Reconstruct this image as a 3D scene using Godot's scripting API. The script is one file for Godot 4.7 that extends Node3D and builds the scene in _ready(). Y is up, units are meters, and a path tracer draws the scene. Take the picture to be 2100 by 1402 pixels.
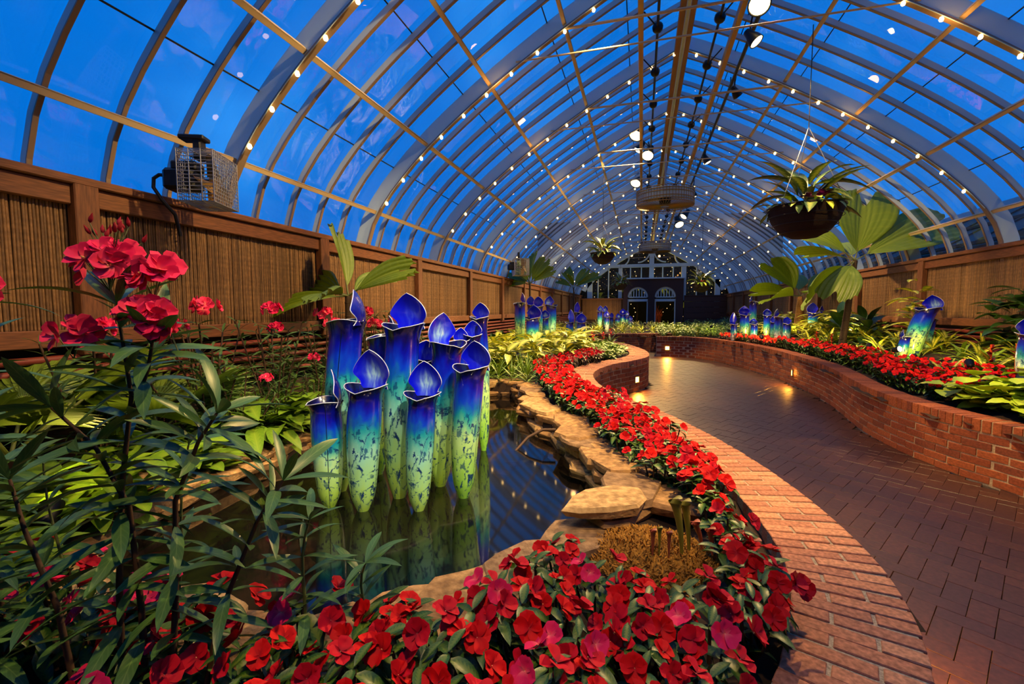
extends Node3D
# A barrel-vaulted glasshouse at dusk: brick path, pond with glass pitchers, flower beds, strings of bulbs on arched ribs.

var M := {}
var taken := {}
var rng := RandomNumberGenerator.new()
const ZK := 2.0          # spacing of the main ribs
const RX := 0.459        # x of the ridge
const EYE := 1.53
const ZEND := -25.8
const FENCE_L := -3.26
const FENCE_R := 4.18
var arch_p: Array[Vector2] = []
var arch_n: Array[Vector2] = []
var left_bed := PackedVector2Array()
var pond_poly := PackedVector2Array()

func _ready() -> void:
	# ---- camera
	var cam := Camera3D.new()
	cam.name = "camera"
	add_child(cam)
	cam.position = Vector3(0, EYE, 0)
	cam.rotation_degrees = Vector3(-4.1, 15.86, 0)
	cam.fov = 73.85
	cam.near = 0.05
	cam.far = 400.0
	cam.current = true
	# ---- sky and exposure
	var env := Environment.new()
	env.background_mode = Environment.BG_SKY
	var sm := ProceduralSkyMaterial.new()
	sm.sky_top_color = Color(0.0, 0.46, 0.88)
	sm.sky_horizon_color = Color(0.0, 0.42, 0.82)
	sm.sky_curve = 0.12
	sm.sky_energy_multiplier = 1.0
	sm.ground_bottom_color = Color(0.01, 0.03, 0.06)
	sm.ground_horizon_color = Color(0.02, 0.08, 0.16)
	var cn := FastNoiseLite.new()
	cn.seed = 5
	cn.frequency = 0.009
	cn.fractal_octaves = 5
	var ct := NoiseTexture2D.new()
	ct.width = 1024
	ct.height = 512
	ct.seamless = true
	ct.noise = cn
	var cg := Gradient.new()
	cg.set_color(0, Color(0, 0, 0, 1))
	cg.set_color(1, Color(0.26, 0.62, 0.82, 1))
	cg.add_point(0.42, Color(0.02, 0.06, 0.10, 1))
	ct.color_ramp = cg
	sm.sky_cover = ct
	sm.sky_cover_modulate = Color(0.9, 0.9, 0.9)
	var sky := Sky.new()
	sky.sky_material = sm
	env.sky = sky
	env.tonemap_mode = Environment.TONE_MAPPER_LINEAR
	env.tonemap_exposure = 1.0
	env.sdfgi_enabled = true
	env.ssao_enabled = true
	env.ssil_enabled = true
	var we := WorldEnvironment.new()
	we.name = "surroundings"
	we.environment = env
	add_child(we)
	rng.seed = 20
	make_materials()
	make_arch()
	build_ground()
	build_house()
	build_fences()
	build_end_wall()
	build_next_hall()
	build_walls_of_brick()
	build_pond()
	build_pitchers()
	build_lamps()
	build_fans()
	build_oleanders()
	build_palms()
	build_impatiens()
	build_fillers()
	build_baskets()
	build_small_things()

# ------------------------------------------------------------------ helpers
func R(a: float, b: float) -> float:
	return rng.randf_range(a, b)

func g(z: float) -> float:      # the path climbs gently away from the camera
	return 0.031 * clampf(-z, 0.0, 11.0)

func soil_left(x: float, z: float) -> float:
	return g(z) + 0.47

func soil_right(x: float, z: float) -> float:
	return g(z) + 0.47 + 0.3 * maxf(0.0, x - 2.9)

func soil(x: float, z: float) -> float:
	return soil_right(x, z) if x > 0.95 else soil_left(x, z)

func numbered(called: String) -> String:
	if not taken.has(called):
		taken[called] = 0
		return called
	taken[called] += 1
	return "%s_%03d" % [called, taken[called]]

func tag(o: Node, label: String, category: String, group := "") -> Node:
	o.set_meta("label", label)
	o.set_meta("category", category)
	if group:
		o.set_meta("group", group)
	return o

func thing(called: String, label: String, category: String, at := Vector3.ZERO, turn := 0.0, group := "") -> Node3D:
	var o := Node3D.new()
	o.name = numbered(called)
	add_child(o)
	o.position = at
	o.rotation.y = turn
	tag(o, label, category, group)
	return o

func struct_root(called: String) -> Node3D:
	var o := Node3D.new()
	o.name = numbered(called)
	add_child(o)
	o.set_meta("kind", "structure")
	return o

func part(called: String, mesh: Mesh, mat: Material, parent: Node, xf := Transform3D()) -> MeshInstance3D:
	var o := MeshInstance3D.new()
	o.name = called if parent != self else numbered(called)
	o.mesh = mesh
	o.material_override = mat
	o.transform = xf
	parent.add_child(o, true)
	return o

func stuff(o: Node) -> Node:
	o.set_meta("kind", "stuff")
	return o

func multi(called: String, mesh: Mesh, mat: Material, parent: Node, where: Array, tints: Array = []) -> MultiMeshInstance3D:
	var mm := MultiMesh.new()
	mm.transform_format = MultiMesh.TRANSFORM_3D
	mm.use_colors = tints.size() > 0
	mm.mesh = mesh
	mm.instance_count = where.size()
	for i in where.size():
		mm.set_instance_transform(i, where[i])
		if tints.size() > 0:
			mm.set_instance_color(i, tints[i])
	var o := MultiMeshInstance3D.new()
	o.name = called if parent != self else numbered(called)
	o.multimesh = mm
	o.material_override = mat
	parent.add_child(o, true)
	stuff(o)
	return o

func dup(root: Node3D, at: Vector3, turn: float, size := 1.0, label := "", group := "") -> Node3D:
	var base := String(root.name)
	var rx := RegEx.create_from_string("_\\d{3}$")
	var r: Node3D = root.duplicate()
	r.name = numbered(rx.sub(base, ""))
	add_child(r)
	r.transform = Transform3D(Basis(Vector3.UP, turn).scaled(Vector3.ONE * size), at)
	if label:
		r.set_meta("label", label)
	if group:
		r.set_meta("group", group)
	return r

func made(v: PackedVector3Array, n: PackedVector3Array, uv: PackedVector2Array, idx: PackedInt32Array) -> ArrayMesh:
	var a := []
	a.resize(Mesh.ARRAY_MAX)
	a[Mesh.ARRAY_VERTEX] = v
	a[Mesh.ARRAY_NORMAL] = n
	a[Mesh.ARRAY_TEX_UV] = uv
	a[Mesh.ARRAY_INDEX] = idx
	var m := ArrayMesh.new()
	m.add_surface_from_arrays(Mesh.PRIMITIVE_TRIANGLES, a)
	return m

# a smooth sheet of nu x nv cells; f(u, v) gives the point
func grid(nu: int, nv: int, f: Callable, wrap := false) -> ArrayMesh:
	var v := PackedVector3Array()
	var n := PackedVector3Array()
	var uv := PackedVector2Array()
	var idx := PackedInt32Array()
	for j in nv + 1:
		for i in nu + 1:
			var a := float(i) / nu
			var b := float(j) / nv
			v.append(f.call(a, b))
			uv.append(Vector2(a, b))
	n.resize(v.size())
	var w := nu + 1
	for j in nv:
		for i in nu:
			var p := j * w + i
			for t in [[p, p + 1, p + w + 1], [p, p + w + 1, p + w]]:
				var c: Vector3 = (v[t[2]] - v[t[0]]).cross(v[t[1]] - v[t[0]])
				for k in t:
					n[k] += c
					idx.append(k)
	if wrap:
		for j in nv + 1:
			var s := n[j * w] + n[j * w + nu]
			n[j * w] = s
			n[j * w + nu] = s
	for k in n.size():
		n[k] = n[k].normalized() if n[k].length() > 1e-9 else Vector3.UP
	return made(v, n, uv, idx)

# flat faces, each a list of 3 or 4 points; with a middle given they are turned outwards from it
func faces(list: Array, middle = null) -> ArrayMesh:
	var v := PackedVector3Array()
	var n := PackedVector3Array()
	var uv := PackedVector2Array()
	var idx := PackedInt32Array()
	for q in list:
		var pts: Array = q.duplicate()
		var nor: Vector3 = (pts[2] - pts[0]).cross(pts[1] - pts[0])
		if nor.length() < 1e-12:
			continue
		if middle != null:
			var mid := Vector3.ZERO
			for p in pts:
				mid += p
			mid /= pts.size()
			if nor.dot(mid - middle) < 0.0:
				pts.reverse()
				nor = -nor
		nor = nor.normalized()
		var at := v.size()
		for k in pts.size():
			v.append(pts[k])
			n.append(nor)
			uv.append(Vector2(0.0 if k in [0, 3] else 1.0, 0.0 if k < 2 else 1.0))
		for k in range(1, pts.size() - 1):
			idx.append_array([at, at + k, at + k + 1])
	return made(v, n, uv, idx)

# a box with chamfered edges round its middle
func box(sx: float, sy: float, sz: float, b := 0.004) -> ArrayMesh:
	var h := [sx / 2, sy / 2, sz / 2]
	var pt := func(axis: int, s: Array) -> Vector3:
		var p := Vector3.ZERO
		for k in 3:
			p[k] = s[k] * (h[k] - (0.0 if k == axis else b))
		return p
	var list := []
	for axis in 3:
		var o1 := (axis + 1) % 3
		var o2 := (axis + 2) % 3
		for s in [-1, 1]:
			var q := []
			for c in [[-1, -1], [1, -1], [1, 1], [-1, 1]]:
				var sg := [0, 0, 0]
				sg[axis] = s
				sg[o1] = c[0]
				sg[o2] = c[1]
				q.append(pt.call(axis, sg))
			list.append(q)
		for c in [[-1, -1], [1, -1], [1, 1], [-1, 1]]:   # edges along axis
			var s1 := [0, 0, 0]
			s1[o1] = c[0]
			s1[o2] = c[1]
			var s2 := s1.duplicate()
			s1[axis] = -1
			s2[axis] = 1
			list.append([pt.call(o1, s1), pt.call(o1, s2), pt.call(o2, s2), pt.call(o2, s1)])
	for i in [-1, 1]:
		for j in [-1, 1]:
			for k in [-1, 1]:
				list.append([pt.call(0, [i, j, k]), pt.call(1, [i, j, k]), pt.call(2, [i, j, k])])
	return faces(list, Vector3.ZERO)

func join(list: Array) -> ArrayMesh:       # [[mesh, transform], ...]
	var st := SurfaceTool.new()
	st.begin(Mesh.PRIMITIVE_TRIANGLES)
	for q in list:
		st.append_from(q[0], 0, q[1])
	return st.commit()

func tube(pts: Array, r0: float, r1: float, sides := 8, closed_ends := false) -> ArrayMesh:
	var c := pts.size()
	var fr := []
	var up := Vector3.UP
	for i in c:
		var t: Vector3 = (pts[mini(i + 1, c - 1)] - pts[maxi(i - 1, 0)]).normalized()
		if i == 0:
			up = Vector3.UP if absf(t.y) < 0.9 else Vector3.RIGHT
		var s := t.cross(up).normalized()
		up = s.cross(t).normalized()
		fr.append([s, up])
	var extra := 1 if closed_ends else 0
	return grid(sides, c - 1 + 2 * extra, func(u, v):
		var k := int(round(v * (c - 1 + 2 * extra))) - extra
		var cap := k < 0 or k >= c
		k = clampi(k, 0, c - 1)
		var r := 0.0 if cap else lerpf(r0, r1, float(k) / (c - 1))
		var a: float = u * TAU
		return pts[k] + (fr[k][0] * cos(a) + fr[k][1] * sin(a)) * r, true)

func rod(a: Vector3, b: Vector3, r: float, sides := 6) -> ArrayMesh:
	return tube([a, b], r, r, sides, true)

func lathe(prof: Array, sides := 20) -> ArrayMesh:     # Vector2(radius, height)
	var c := prof.size()
	return grid(sides, c - 1, func(u, v):
		var k := int(round(v * (c - 1)))
		return Vector3(prof[k].x * cos(u * TAU), prof[k].y, prof[k].x * sin(u * TAU)), true)

func beam(a: Vector3, b: Vector3, w: float, h: float, bev := 0.004) -> Array:   # [mesh, transform]: a chamfered bar from a to b
	var d := b - a
	var z := d.normalized()
	var x := Vector3.UP.cross(z)
	x = Vector3.RIGHT if x.length() < 1e-4 else x.normalized()
	return [box(w, h, d.length(), bev), Transform3D(Basis(x, z.cross(x), z), (a + b) / 2)]

func xf(at: Vector3, yaw := 0.0, pitch := 0.0, roll := 0.0, size := 1.0) -> Transform3D:
	return Transform3D((Basis(Vector3.UP, yaw) * Basis(Vector3.BACK, pitch) * Basis(Vector3.RIGHT, roll)).scaled_local(Vector3.ONE * size), at)

# a leaf along +x that bends downwards; width across z
func leaf(l: float, w: float, bend := 0.6, fold := 0.25, widest := 0.45, n := 6, wave := 0.0) -> ArrayMesh:
	var px := [Vector2.ZERO]
	for i in n:
		var a := -bend * (i + 0.5) / n
		px.append(px[-1] + Vector2(cos(a), sin(a)) * l / n)
	var e := log(0.5) / log(widest)
	return grid(2 if w < 0.2 else 4, n, func(u, v):
		var k := int(round(v * n))
		var s: float = u * 2.0 - 1.0
		var half: float = w * 0.5 * pow(maxf(sin(PI * pow(v, e)), 0.0), 0.75)
		if k == 0:
			half = w * 0.06
		var y: float = absf(s) * half * fold + sin(v * 19.0 + s * 2.0) * wave * half
		return Vector3(px[k].x, px[k].y + y, s * half * sqrt(maxf(0.0, 1.0 - fold * fold * 0.5))))

func spline(ctrl: Array, step := 0.05) -> Array:       # Vector2 control points to an even polyline
	var fine: Array[Vector2] = []
	for i in ctrl.size() - 1:
		var p0: Vector2 = ctrl[maxi(i - 1, 0)]
		var p3: Vector2 = ctrl[mini(i + 2, ctrl.size() - 1)]
		for k in 12:
			fine.append(ctrl[i].cubic_interpolate(ctrl[i + 1], p0, p3, k / 12.0))
	fine.append(ctrl[-1])
	var out: Array[Vector2] = [fine[0]]
	var left := step
	for i in fine.size() - 1:
		var a := fine[i]
		var l := a.distance_to(fine[i + 1])
		while left <= l:
			out.append(a.lerp(fine[i + 1], left / l))
			left += step
		left -= l
	return out

# ------------------------------------------------------------------ materials
func noise_tex(freq: float, a: Color, b: Color, sd := 1, size := 256, oct := 4) -> NoiseTexture2D:
	var n := FastNoiseLite.new()
	n.seed = sd
	n.frequency = freq
	n.fractal_octaves = oct
	var t := NoiseTexture2D.new()
	t.width = size
	t.height = size
	t.seamless = true
	t.noise = n
	var gr := Gradient.new()
	gr.set_color(0, a)
	gr.set_color(1, b)
	t.color_ramp = gr
	return t

func mat(key: String, c: Color, rough := 0.7, metal := 0.0, spec := 0.5) -> StandardMaterial3D:
	var m := StandardMaterial3D.new()
	m.resource_name = key
	m.albedo_color = c
	m.roughness = rough
	m.metallic = metal
	m.metallic_specular = spec
	M[key] = m
	return m

func grain(m: StandardMaterial3D, t: Texture2D, scale: Vector3, world := true) -> void:
	m.albedo_texture = t
	m.uv1_triplanar = true
	m.uv1_world_triplanar = world
	m.uv1_scale = scale

func leaf_mat(key: String, edge: Color, mid: Color, stripe := 0.0, rough := 0.4, back := 0.35) -> StandardMaterial3D:
	# u runs across the blade, v along it: a pale midrib, faint side veins, and for striped kinds a broad pale middle
	var im := Image.create(32, 64, false, Image.FORMAT_RGB8)
	for y in 64:
		for x in 32:
			var s := absf((x + 0.5) / 16.0 - 1.0)
			var t := clampf(1.0 - s / 0.10, 0.0, 1.0) * 0.6
			t = maxf(t, stripe * clampf((0.62 - s + 0.16 * sin(y * 0.9 + s * 9.0)) * 3.0, 0.0, 1.0))
			t = maxf(t, 0.22 * clampf(sin((y - s * 14.0) * 0.8) * 3.0 - 2.0, 0.0, 1.0))
			im.set_pixel(x, y, edge.lerp(mid, t))
	var m := mat(key, Color.WHITE, rough)
	m.albedo_texture = ImageTexture.create_from_image(im)
	m.backlight_enabled = true
	m.backlight = Color(back, back, back * 0.6)
	return m

func petal_mat(key: String, outer: Color, inner: Color) -> StandardMaterial3D:
	var im := Image.create(8, 32, false, Image.FORMAT_RGB8)
	for y in 32:
		for x in 8:
			im.set_pixel(x, y, inner.lerp(outer, clampf(y / 14.0, 0.0, 1.0)))
	var m := mat(key, Color.WHITE, 0.7, 0.0, 0.35)
	m.albedo_texture = ImageTexture.create_from_image(im)
	m.backlight_enabled = true
	m.backlight = Color(0.3, 0.3, 0.3)
	return m

func glow(key: String, c: Color, energy: float) -> void:
	var m := mat(key, c, 0.4)
	m.emission_enabled = true
	m.emission = c
	m.emission_energy_multiplier = energy

func glass_tex(sd: int, low: Color, middle: Color, cut: float) -> ImageTexture:
	# blown glass: navy lip, blue, teal, pale green and lime foot, with a net of dark threads below the blue
	var w := 160
	var h := 320
	var cell := FastNoiseLite.new()
	cell.seed = sd
	cell.noise_type = FastNoiseLite.TYPE_CELLULAR
	cell.cellular_return_type = FastNoiseLite.RETURN_DISTANCE2_SUB
	cell.frequency = 0.034
	var soft := FastNoiseLite.new()
	soft.seed = sd + 9
	soft.frequency = 0.02
	var im := Image.create(w, h, false, Image.FORMAT_RGB8)
	var stops := [0.0, 0.14, 0.40, 0.60, 0.72, 0.85, 1.0]
	var cols := [low, low.lerp(middle, 0.35), middle, Color(0.10, 0.55, 0.62), Color(0.03, 0.22, 0.78), Color(0.03, 0.05, 0.62), Color(0.02, 0.02, 0.16)]
	for y in h:
		for x in w:
			var wob := soft.get_noise_2d(x * 2.2, y * 0.7)
			var v := clampf(float(y) / h + wob * 0.10 + (cut - 0.6) * 0.5 * sin(PI * y / h), 0.0, 1.0)
			var c: Color = cols[0]
			for k in 6:
				if v >= stops[k]:
					c = cols[k].lerp(cols[k + 1], (v - stops[k]) / (stops[k + 1] - stops[k]))
			var e := cell.get_noise_2d(x * 1.5 + wob * 18.0, y * 0.62 + soft.get_noise_2d(y * 1.4, x) * 14.0)
			var net := clampf((-0.84 - e) / 0.05, 0.0, 1.0) * (1.0 - smoothstep(0.5, 0.72, v)) * clampf(0.85 + 1.4 * soft.get_noise_2d(x + 400, y * 2), 0.0, 1.0)
			if soft.get_noise_2d(x * 3.0 + 900, y * 0.8) > 0.38 and v > 0.2 and v < 0.62:
				net = maxf(net, 0.6)
			c = c.lerp(Color(0.02, 0.13, 0.38), net * 0.9)
			if absi(x - w / 4) < 1 or absi(x - w * 13 / 20) < 1:
				c = Color(0.02, 0.06, 0.16)
			im.set_pixel(x, y, c)
	return ImageTexture.create_from_image(im)

func make_materials() -> void:
	var wood := noise_tex(0.02, Color(0.62, 0.58, 0.52), Color(1.0, 0.98, 0.95), 3, 256, 5)
	var fine := noise_tex(0.06, Color(0.62, 0.6, 0.58), Color(1, 1, 1), 4, 256, 5)
	var rough := noise_tex(0.09, Color(0.2, 0.2, 0.2), Color(1, 1, 1), 6, 256, 4)
	for k in 4:
		var c: Color = [Color(0.63, 0.33, 0.18), Color(0.58, 0.29, 0.16), Color(0.67, 0.36, 0.19), Color(0.52, 0.26, 0.16)][k]
		var b := mat("brick_%d" % k, c, 0.85)
		grain(b, fine, Vector3.ONE * 3.0)
		b.heightmap_enabled = true
		b.heightmap_texture = rough
		b.heightmap_scale = 0.15
		var p := mat("paver_%d" % k, [Color(0.30, 0.18, 0.15), Color(0.28, 0.165, 0.145), Color(0.315, 0.185, 0.15), Color(0.27, 0.16, 0.15)][k], 0.42)
		grain(p, fine, Vector3.ONE * 2.0)
	var bt := mat("brick_tinted", Color.WHITE, 0.85)
	bt.vertex_color_use_as_albedo = true
	grain(bt, fine, Vector3.ONE * 3.0)
	var pv := mat("paver_tinted", Color.WHITE, 0.42)
	pv.vertex_color_use_as_albedo = true
	grain(pv, fine, Vector3.ONE * 2.0)
	for k in 4:
		var cb := mat("coping_%d" % k, [Color(0.86, 0.58, 0.42), Color(0.82, 0.54, 0.39), Color(0.90, 0.63, 0.46), Color(0.78, 0.51, 0.38)][k], 0.85)
		grain(cb, fine, Vector3.ONE * 3.0)
	grain(mat("mortar", Color(0.78, 0.72, 0.60), 0.95), fine, Vector3.ONE * 6.0)
	grain(mat("joint_sand", Color(0.20, 0.12, 0.105), 0.95), fine, Vector3.ONE * 6.0)
	grain(mat("earth", Color(0.20, 0.13, 0.09), 0.95), fine, Vector3.ONE * 5.0)
	grain(mat("fence_wood", Color(0.50, 0.31, 0.18), 0.65), wood, Vector3(3.0, 14.0, 1.2))
	grain(mat("post_wood", Color(0.47, 0.29, 0.17), 0.65), wood, Vector3(10.0, 1.2, 10.0))
	var rd := mat("reed_tinted", Color.WHITE, 0.6)
	rd.vertex_color_use_as_albedo = true
	grain(rd, wood, Vector3(4, 4, 4))
	mat("red_pipe", Color(0.42, 0.15, 0.11), 0.6)
	mat("base_wall", Color(0.20, 0.13, 0.11), 0.9)
	mat("white_paint", Color(0.72, 0.82, 0.84), 0.5)
	mat("bar_paint", Color(0.66, 0.73, 0.74), 0.4)
	mat("flange_warm_lit", Color(0.52, 0.44, 0.36), 0.5)  # warm light on the rib undersides is put into this brown
	mat("purlin_paint", Color(0.74, 0.66, 0.52), 0.5)
	mat("rail_paint", Color(0.66, 0.52, 0.28), 0.5)
	mat("ridge_wood", Color(0.55, 0.40, 0.26), 0.6)
	mat("dark_metal", Color(0.07, 0.08, 0.10), 0.45, 0.4)
	mat("wire_metal", Color(0.62, 0.63, 0.64), 0.35, 0.7)
	mat("brass", Color(0.60, 0.47, 0.25), 0.4, 0.6)
	mat("seam", Color(0.03, 0.06, 0.08), 0.6)
	mat("cable", Color(0.03, 0.05, 0.07), 0.5)
	mat("portal", Color(0.22, 0.13, 0.12), 0.7)
	mat("dark_room", Color(0.05, 0.06, 0.05), 0.9)
	var pane := mat("pane_glass", Color(0.5, 0.6, 0.7, 0.03), 0.0)
	pane.transparency = BaseMaterial3D.TRANSPARENCY_ALPHA
	var water := mat("pond_water", Color(0.010, 0.014, 0.014, 0.62), 0.05, 0.0, 0.7)
	water.transparency = BaseMaterial3D.TRANSPARENCY_ALPHA
	mat("pond_bed", Color(0.035, 0.035, 0.03), 0.9)
	mat("amber_plate", Color(0.15, 0.085, 0.025), 0.6)
	for k in 4:
		var sc: Color = [Color(0.78, 0.62, 0.40), Color(0.70, 0.55, 0.35), Color(0.82, 0.69, 0.47), Color(0.62, 0.50, 0.36)][k]
		var s := mat("stone_%d" % k, sc, 0.8)
		grain(s, noise_tex(0.03, Color(0.55, 0.5, 0.44), Color(1, 1, 1), 30 + k, 256, 5), Vector3.ONE * 2.0)
		s.heightmap_enabled = true
		s.heightmap_texture = rough
		s.heightmap_scale = 0.5
	for k in 4:
		var t := glass_tex(11 + k * 7, [Color(0.58, 0.74, 0.20), Color(0.62, 0.78, 0.30), Color(0.44, 0.68, 0.18), Color(0.86, 0.88, 0.80)][k], [Color(0.66, 0.84, 0.62), Color(0.55, 0.80, 0.72), Color(0.66, 0.82, 0.54), Color(0.82, 0.88, 0.86)][k], [0.5, 0.42, 0.45, 0.55][k])
		var gm := mat("pitcher_glass_%d" % k, Color.WHITE, 0.22, 0.0, 0.5)
		gm.albedo_texture = t
		gm.clearcoat_enabled = true
		gm.clearcoat = 0.8
		gm.clearcoat_roughness = 0.04
		gm.backlight_enabled = true
		gm.backlight = Color(0.25, 0.3, 0.35)
	for k in 2:
		var im := Image.create(48, 64, false, Image.FORMAT_RGB8)
		var sn := FastNoiseLite.new()
		sn.seed = 70 + k
		sn.frequency = 0.03
		for y in 64:
			for x in 48:
				var a := 0.5 + 0.9 * sn.get_noise_2d(x * 4.0, y * 0.8)
				var mid := clampf(1.0 - absf(x - 24.0) / 20.0, 0.0, 1.0) * clampf(1.0 - absf(y - 22.0) / 34.0, 0.0, 1.0)
				var pale: float = clampf((a + 0.35 * k) * mid * (0.45 + 1.0 * k), 0.0, 1.0)
				im.set_pixel(x, y, Color(0.02, 0.06, 0.92).lerp(Color(0.62, 0.82, 0.95), pale))
		var hm := mat("hood_glass_%d" % k, Color.WHITE, 0.25)
		hm.albedo_texture = ImageTexture.create_from_image(im)
		hm.clearcoat_enabled = true
		hm.clearcoat = 0.8
		hm.clearcoat_roughness = 0.05
		hm.backlight_enabled = true
		hm.backlight = Color(0.5, 0.5, 0.5)
	mat("lip_glass", Color(0.70, 0.72, 0.82), 0.15)
	var hb := mat("hood_outside", Color(0.03, 0.05, 0.45), 0.2)
	hb.clearcoat_enabled = true
	hb.clearcoat = 0.8
	hb.clearcoat_roughness = 0.05
	mat("foot_glass", Color(0.30, 0.34, 0.24), 0.1)
	leaf_mat("leaf_oleander", Color(0.25, 0.40, 0.19), Color(0.56, 0.64, 0.36), 0.0, 0.38)
	leaf_mat("leaf_oleander_shrub", Color(0.22, 0.34, 0.12), Color(0.46, 0.55, 0.26), 0.0, 0.5)
	leaf_mat("leaf_impatiens", Color(0.15, 0.32, 0.08), Color(0.64, 0.64, 0.24), 0.38, 0.4)
	leaf_mat("leaf_palm", Color(0.38, 0.48, 0.07), Color(0.56, 0.62, 0.18), 0.0, 0.45, 0.7)
	leaf_mat("leaf_fan", Color(0.38, 0.48, 0.14), Color(0.62, 0.66, 0.28), 0.0, 0.45, 0.5)
	leaf_mat("leaf_ginger", Color(0.50, 0.58, 0.12), Color(0.94, 0.88, 0.38), 0.8, 0.4, 0.5)
	leaf_mat("leaf_green", Color(0.36, 0.50, 0.10), Color(0.66, 0.70, 0.24), 0.25, 0.45, 0.4)
	leaf_mat("leaf_dark", Color(0.13, 0.26, 0.09), Color(0.36, 0.46, 0.18), 0.0, 0.4)
	leaf_mat("leaf_lime", Color(0.62, 0.74, 0.16), Color(0.80, 0.84, 0.36), 0.2, 0.45, 0.5)
	leaf_mat("leaf_bronze", Color(0.32, 0.25, 0.10), Color(0.60, 0.42, 0.20), 0.2, 0.5)
	leaf_mat("leaf_calathea", Color(0.16, 0.26, 0.08), Color(0.62, 0.64, 0.30), 0.7, 0.4)
	leaf_mat("leaf_purple", Color(0.42, 0.08, 0.36), Color(0.60, 0.16, 0.50), 0.3, 0.45)
	petal_mat("petal_red", Color(0.82, 0.02, 0.04), Color(0.66, 0.01, 0.08))
	petal_mat("petal_crimson", Color(0.78, 0.02, 0.14), Color(0.58, 0.01, 0.14))
	petal_mat("petal_scarlet", Color(0.92, 0.10, 0.05), Color(0.75, 0.04, 0.06))
	petal_mat("petal_pink", Color(0.93, 0.20, 0.38), Color(0.98, 0.62, 0.55))
	petal_mat("petal_rose", Color(0.88, 0.12, 0.36), Color(0.95, 0.45, 0.45))
	petal_mat("petal_orange", Color(0.95, 0.34, 0.14), Color(0.98, 0.60, 0.20))
	petal_mat("petal_maroon", Color(0.55, 0.05, 0.12), Color(0.40, 0.03, 0.10))
	mat("stem_green", Color(0.32, 0.36, 0.16), 0.6)
	mat("stem_brown", Color(0.26, 0.17, 0.10), 0.7)
	mat("flower_eye", Color(0.95, 0.85, 0.55), 0.5)
	grain(mat("palm_trunk", Color(0.36, 0.27, 0.16), 0.8), rough, Vector3(2, 12, 2), false)
	grain(mat("trunk_pale", Color(0.80, 0.58, 0.30), 0.8), fine, Vector3(3, 3, 3))
	var bk := mat("basket_coir", Color(0.27, 0.17, 0.09), 0.95)
	grain(bk, rough, Vector3(5, 14, 5), false)
	bk.heightmap_enabled = true
	bk.heightmap_texture = rough
	bk.heightmap_scale = 1.0
	mat("moss_gold", Color(0.62, 0.44, 0.14), 0.95)
	mat("trap_green", Color(0.52, 0.50, 0.16), 0.45)
	mat("trap_red", Color(0.62, 0.30, 0.20), 0.45)
	mat("gourd_orange", Color(0.85, 0.38, 0.10), 0.3)
	glow("bulb_glow", Color(1.0, 0.80, 0.48), 10.0)
	glow("lamp_glow", Color(1.0, 0.88, 0.62), 14.0)
	glow("step_glow", Color(1.0, 0.80, 0.35), 12.0)
	glow("far_glow", Color(1.0, 0.82, 0.55), 2.0)

# ------------------------------------------------------------------ the vault's cross-section
func make_arch() -> void:
	var half := [Vector2(3.80, -0.3), Vector2(3.79, 0.4), Vector2(3.744, 0.77), Vector2(3.686, 0.959), Vector2(3.598, 1.169), Vector2(3.422, 1.372), Vector2(3.248, 1.568), Vector2(3.044, 1.757), Vector2(2.824, 1.96), Vector2(2.408, 2.261), Vector2(2.18, 2.422), Vector2(1.725, 2.715), Vector2(1.257, 2.995), Vector2(0.773, 3.248), Vector2(0.536, 3.374), Vector2(0.0, 3.63)]
	var smooth := []
	for k in half.size():   # one pass of smoothing takes the measuring noise out
		smooth.append(half[k] if k in [0, half.size() - 1] else half[k] * 0.5 + (half[k - 1] + half[k + 1]) * 0.25)
	var line := spline(smooth, 0.01)
	var total := line.size() - 1
	var n := 26
	var one: Array[Vector2] = []
	for k in n + 1:
		one.append(line[int(round(float(k) * total / n))] + Vector2(0, EYE))
	one[n] = Vector2(0, 3.63 + EYE)
	for k in n + 1:
		arch_p.append(Vector2(RX - one[k].x, one[k].y))
	for k in range(n - 1, -1, -1):
		arch_p.append(Vector2(RX + one[k].x, one[k].y))
	for k in arch_p.size():
		var t := (arch_p[mini(k + 1, arch_p.size() - 1)] - arch_p[maxi(k - 1, 0)]).normalized()
		arch_n.append(Vector2(-t.y, t.x))

func arch_at(i: float, off := 0.0) -> Vector3:      # i: place along the arch in sample steps, off: outwards
	var k := clampi(int(floor(i)), 0, arch_p.size() - 2)
	var f := i - k
	var p := arch_p[k].lerp(arch_p[k + 1], f) + arch_n[k].lerp(arch_n[k + 1], f).normalized() * off
	return Vector3(p.x, p.y, 0)

func arch_at_height(h: float, right: bool) -> float:  # the sample step where the arch reaches height h
	for k in 26:
		if arch_p[k].y <= h and arch_p[k + 1].y > h:
			var f := k + (h - arch_p[k].y) / (arch_p[k + 1].y - arch_p[k].y)
			return 52.0 - f if right else f
	return 26.0

func arch_bar(i0: int, i1: int, a: float, b: float, w: float) -> ArrayMesh:   # a rectangular bar that follows the arch
	var n := i1 - i0
	var list := []
	var ring := func(k: int) -> Array:
		return [arch_at(k, a) + Vector3(0, 0, -w / 2), arch_at(k, a) + Vector3(0, 0, w / 2), arch_at(k, b) + Vector3(0, 0, w / 2), arch_at(k, b) + Vector3(0, 0, -w / 2)]
	for k in n:
		var p: Array = ring.call(i0 + k)
		var q: Array = ring.call(i0 + k + 1)
		for s in 4:
			list.append([p[s], p[(s + 1) % 4], q[(s + 1) % 4], q[s]])
	return faces(list)

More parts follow.
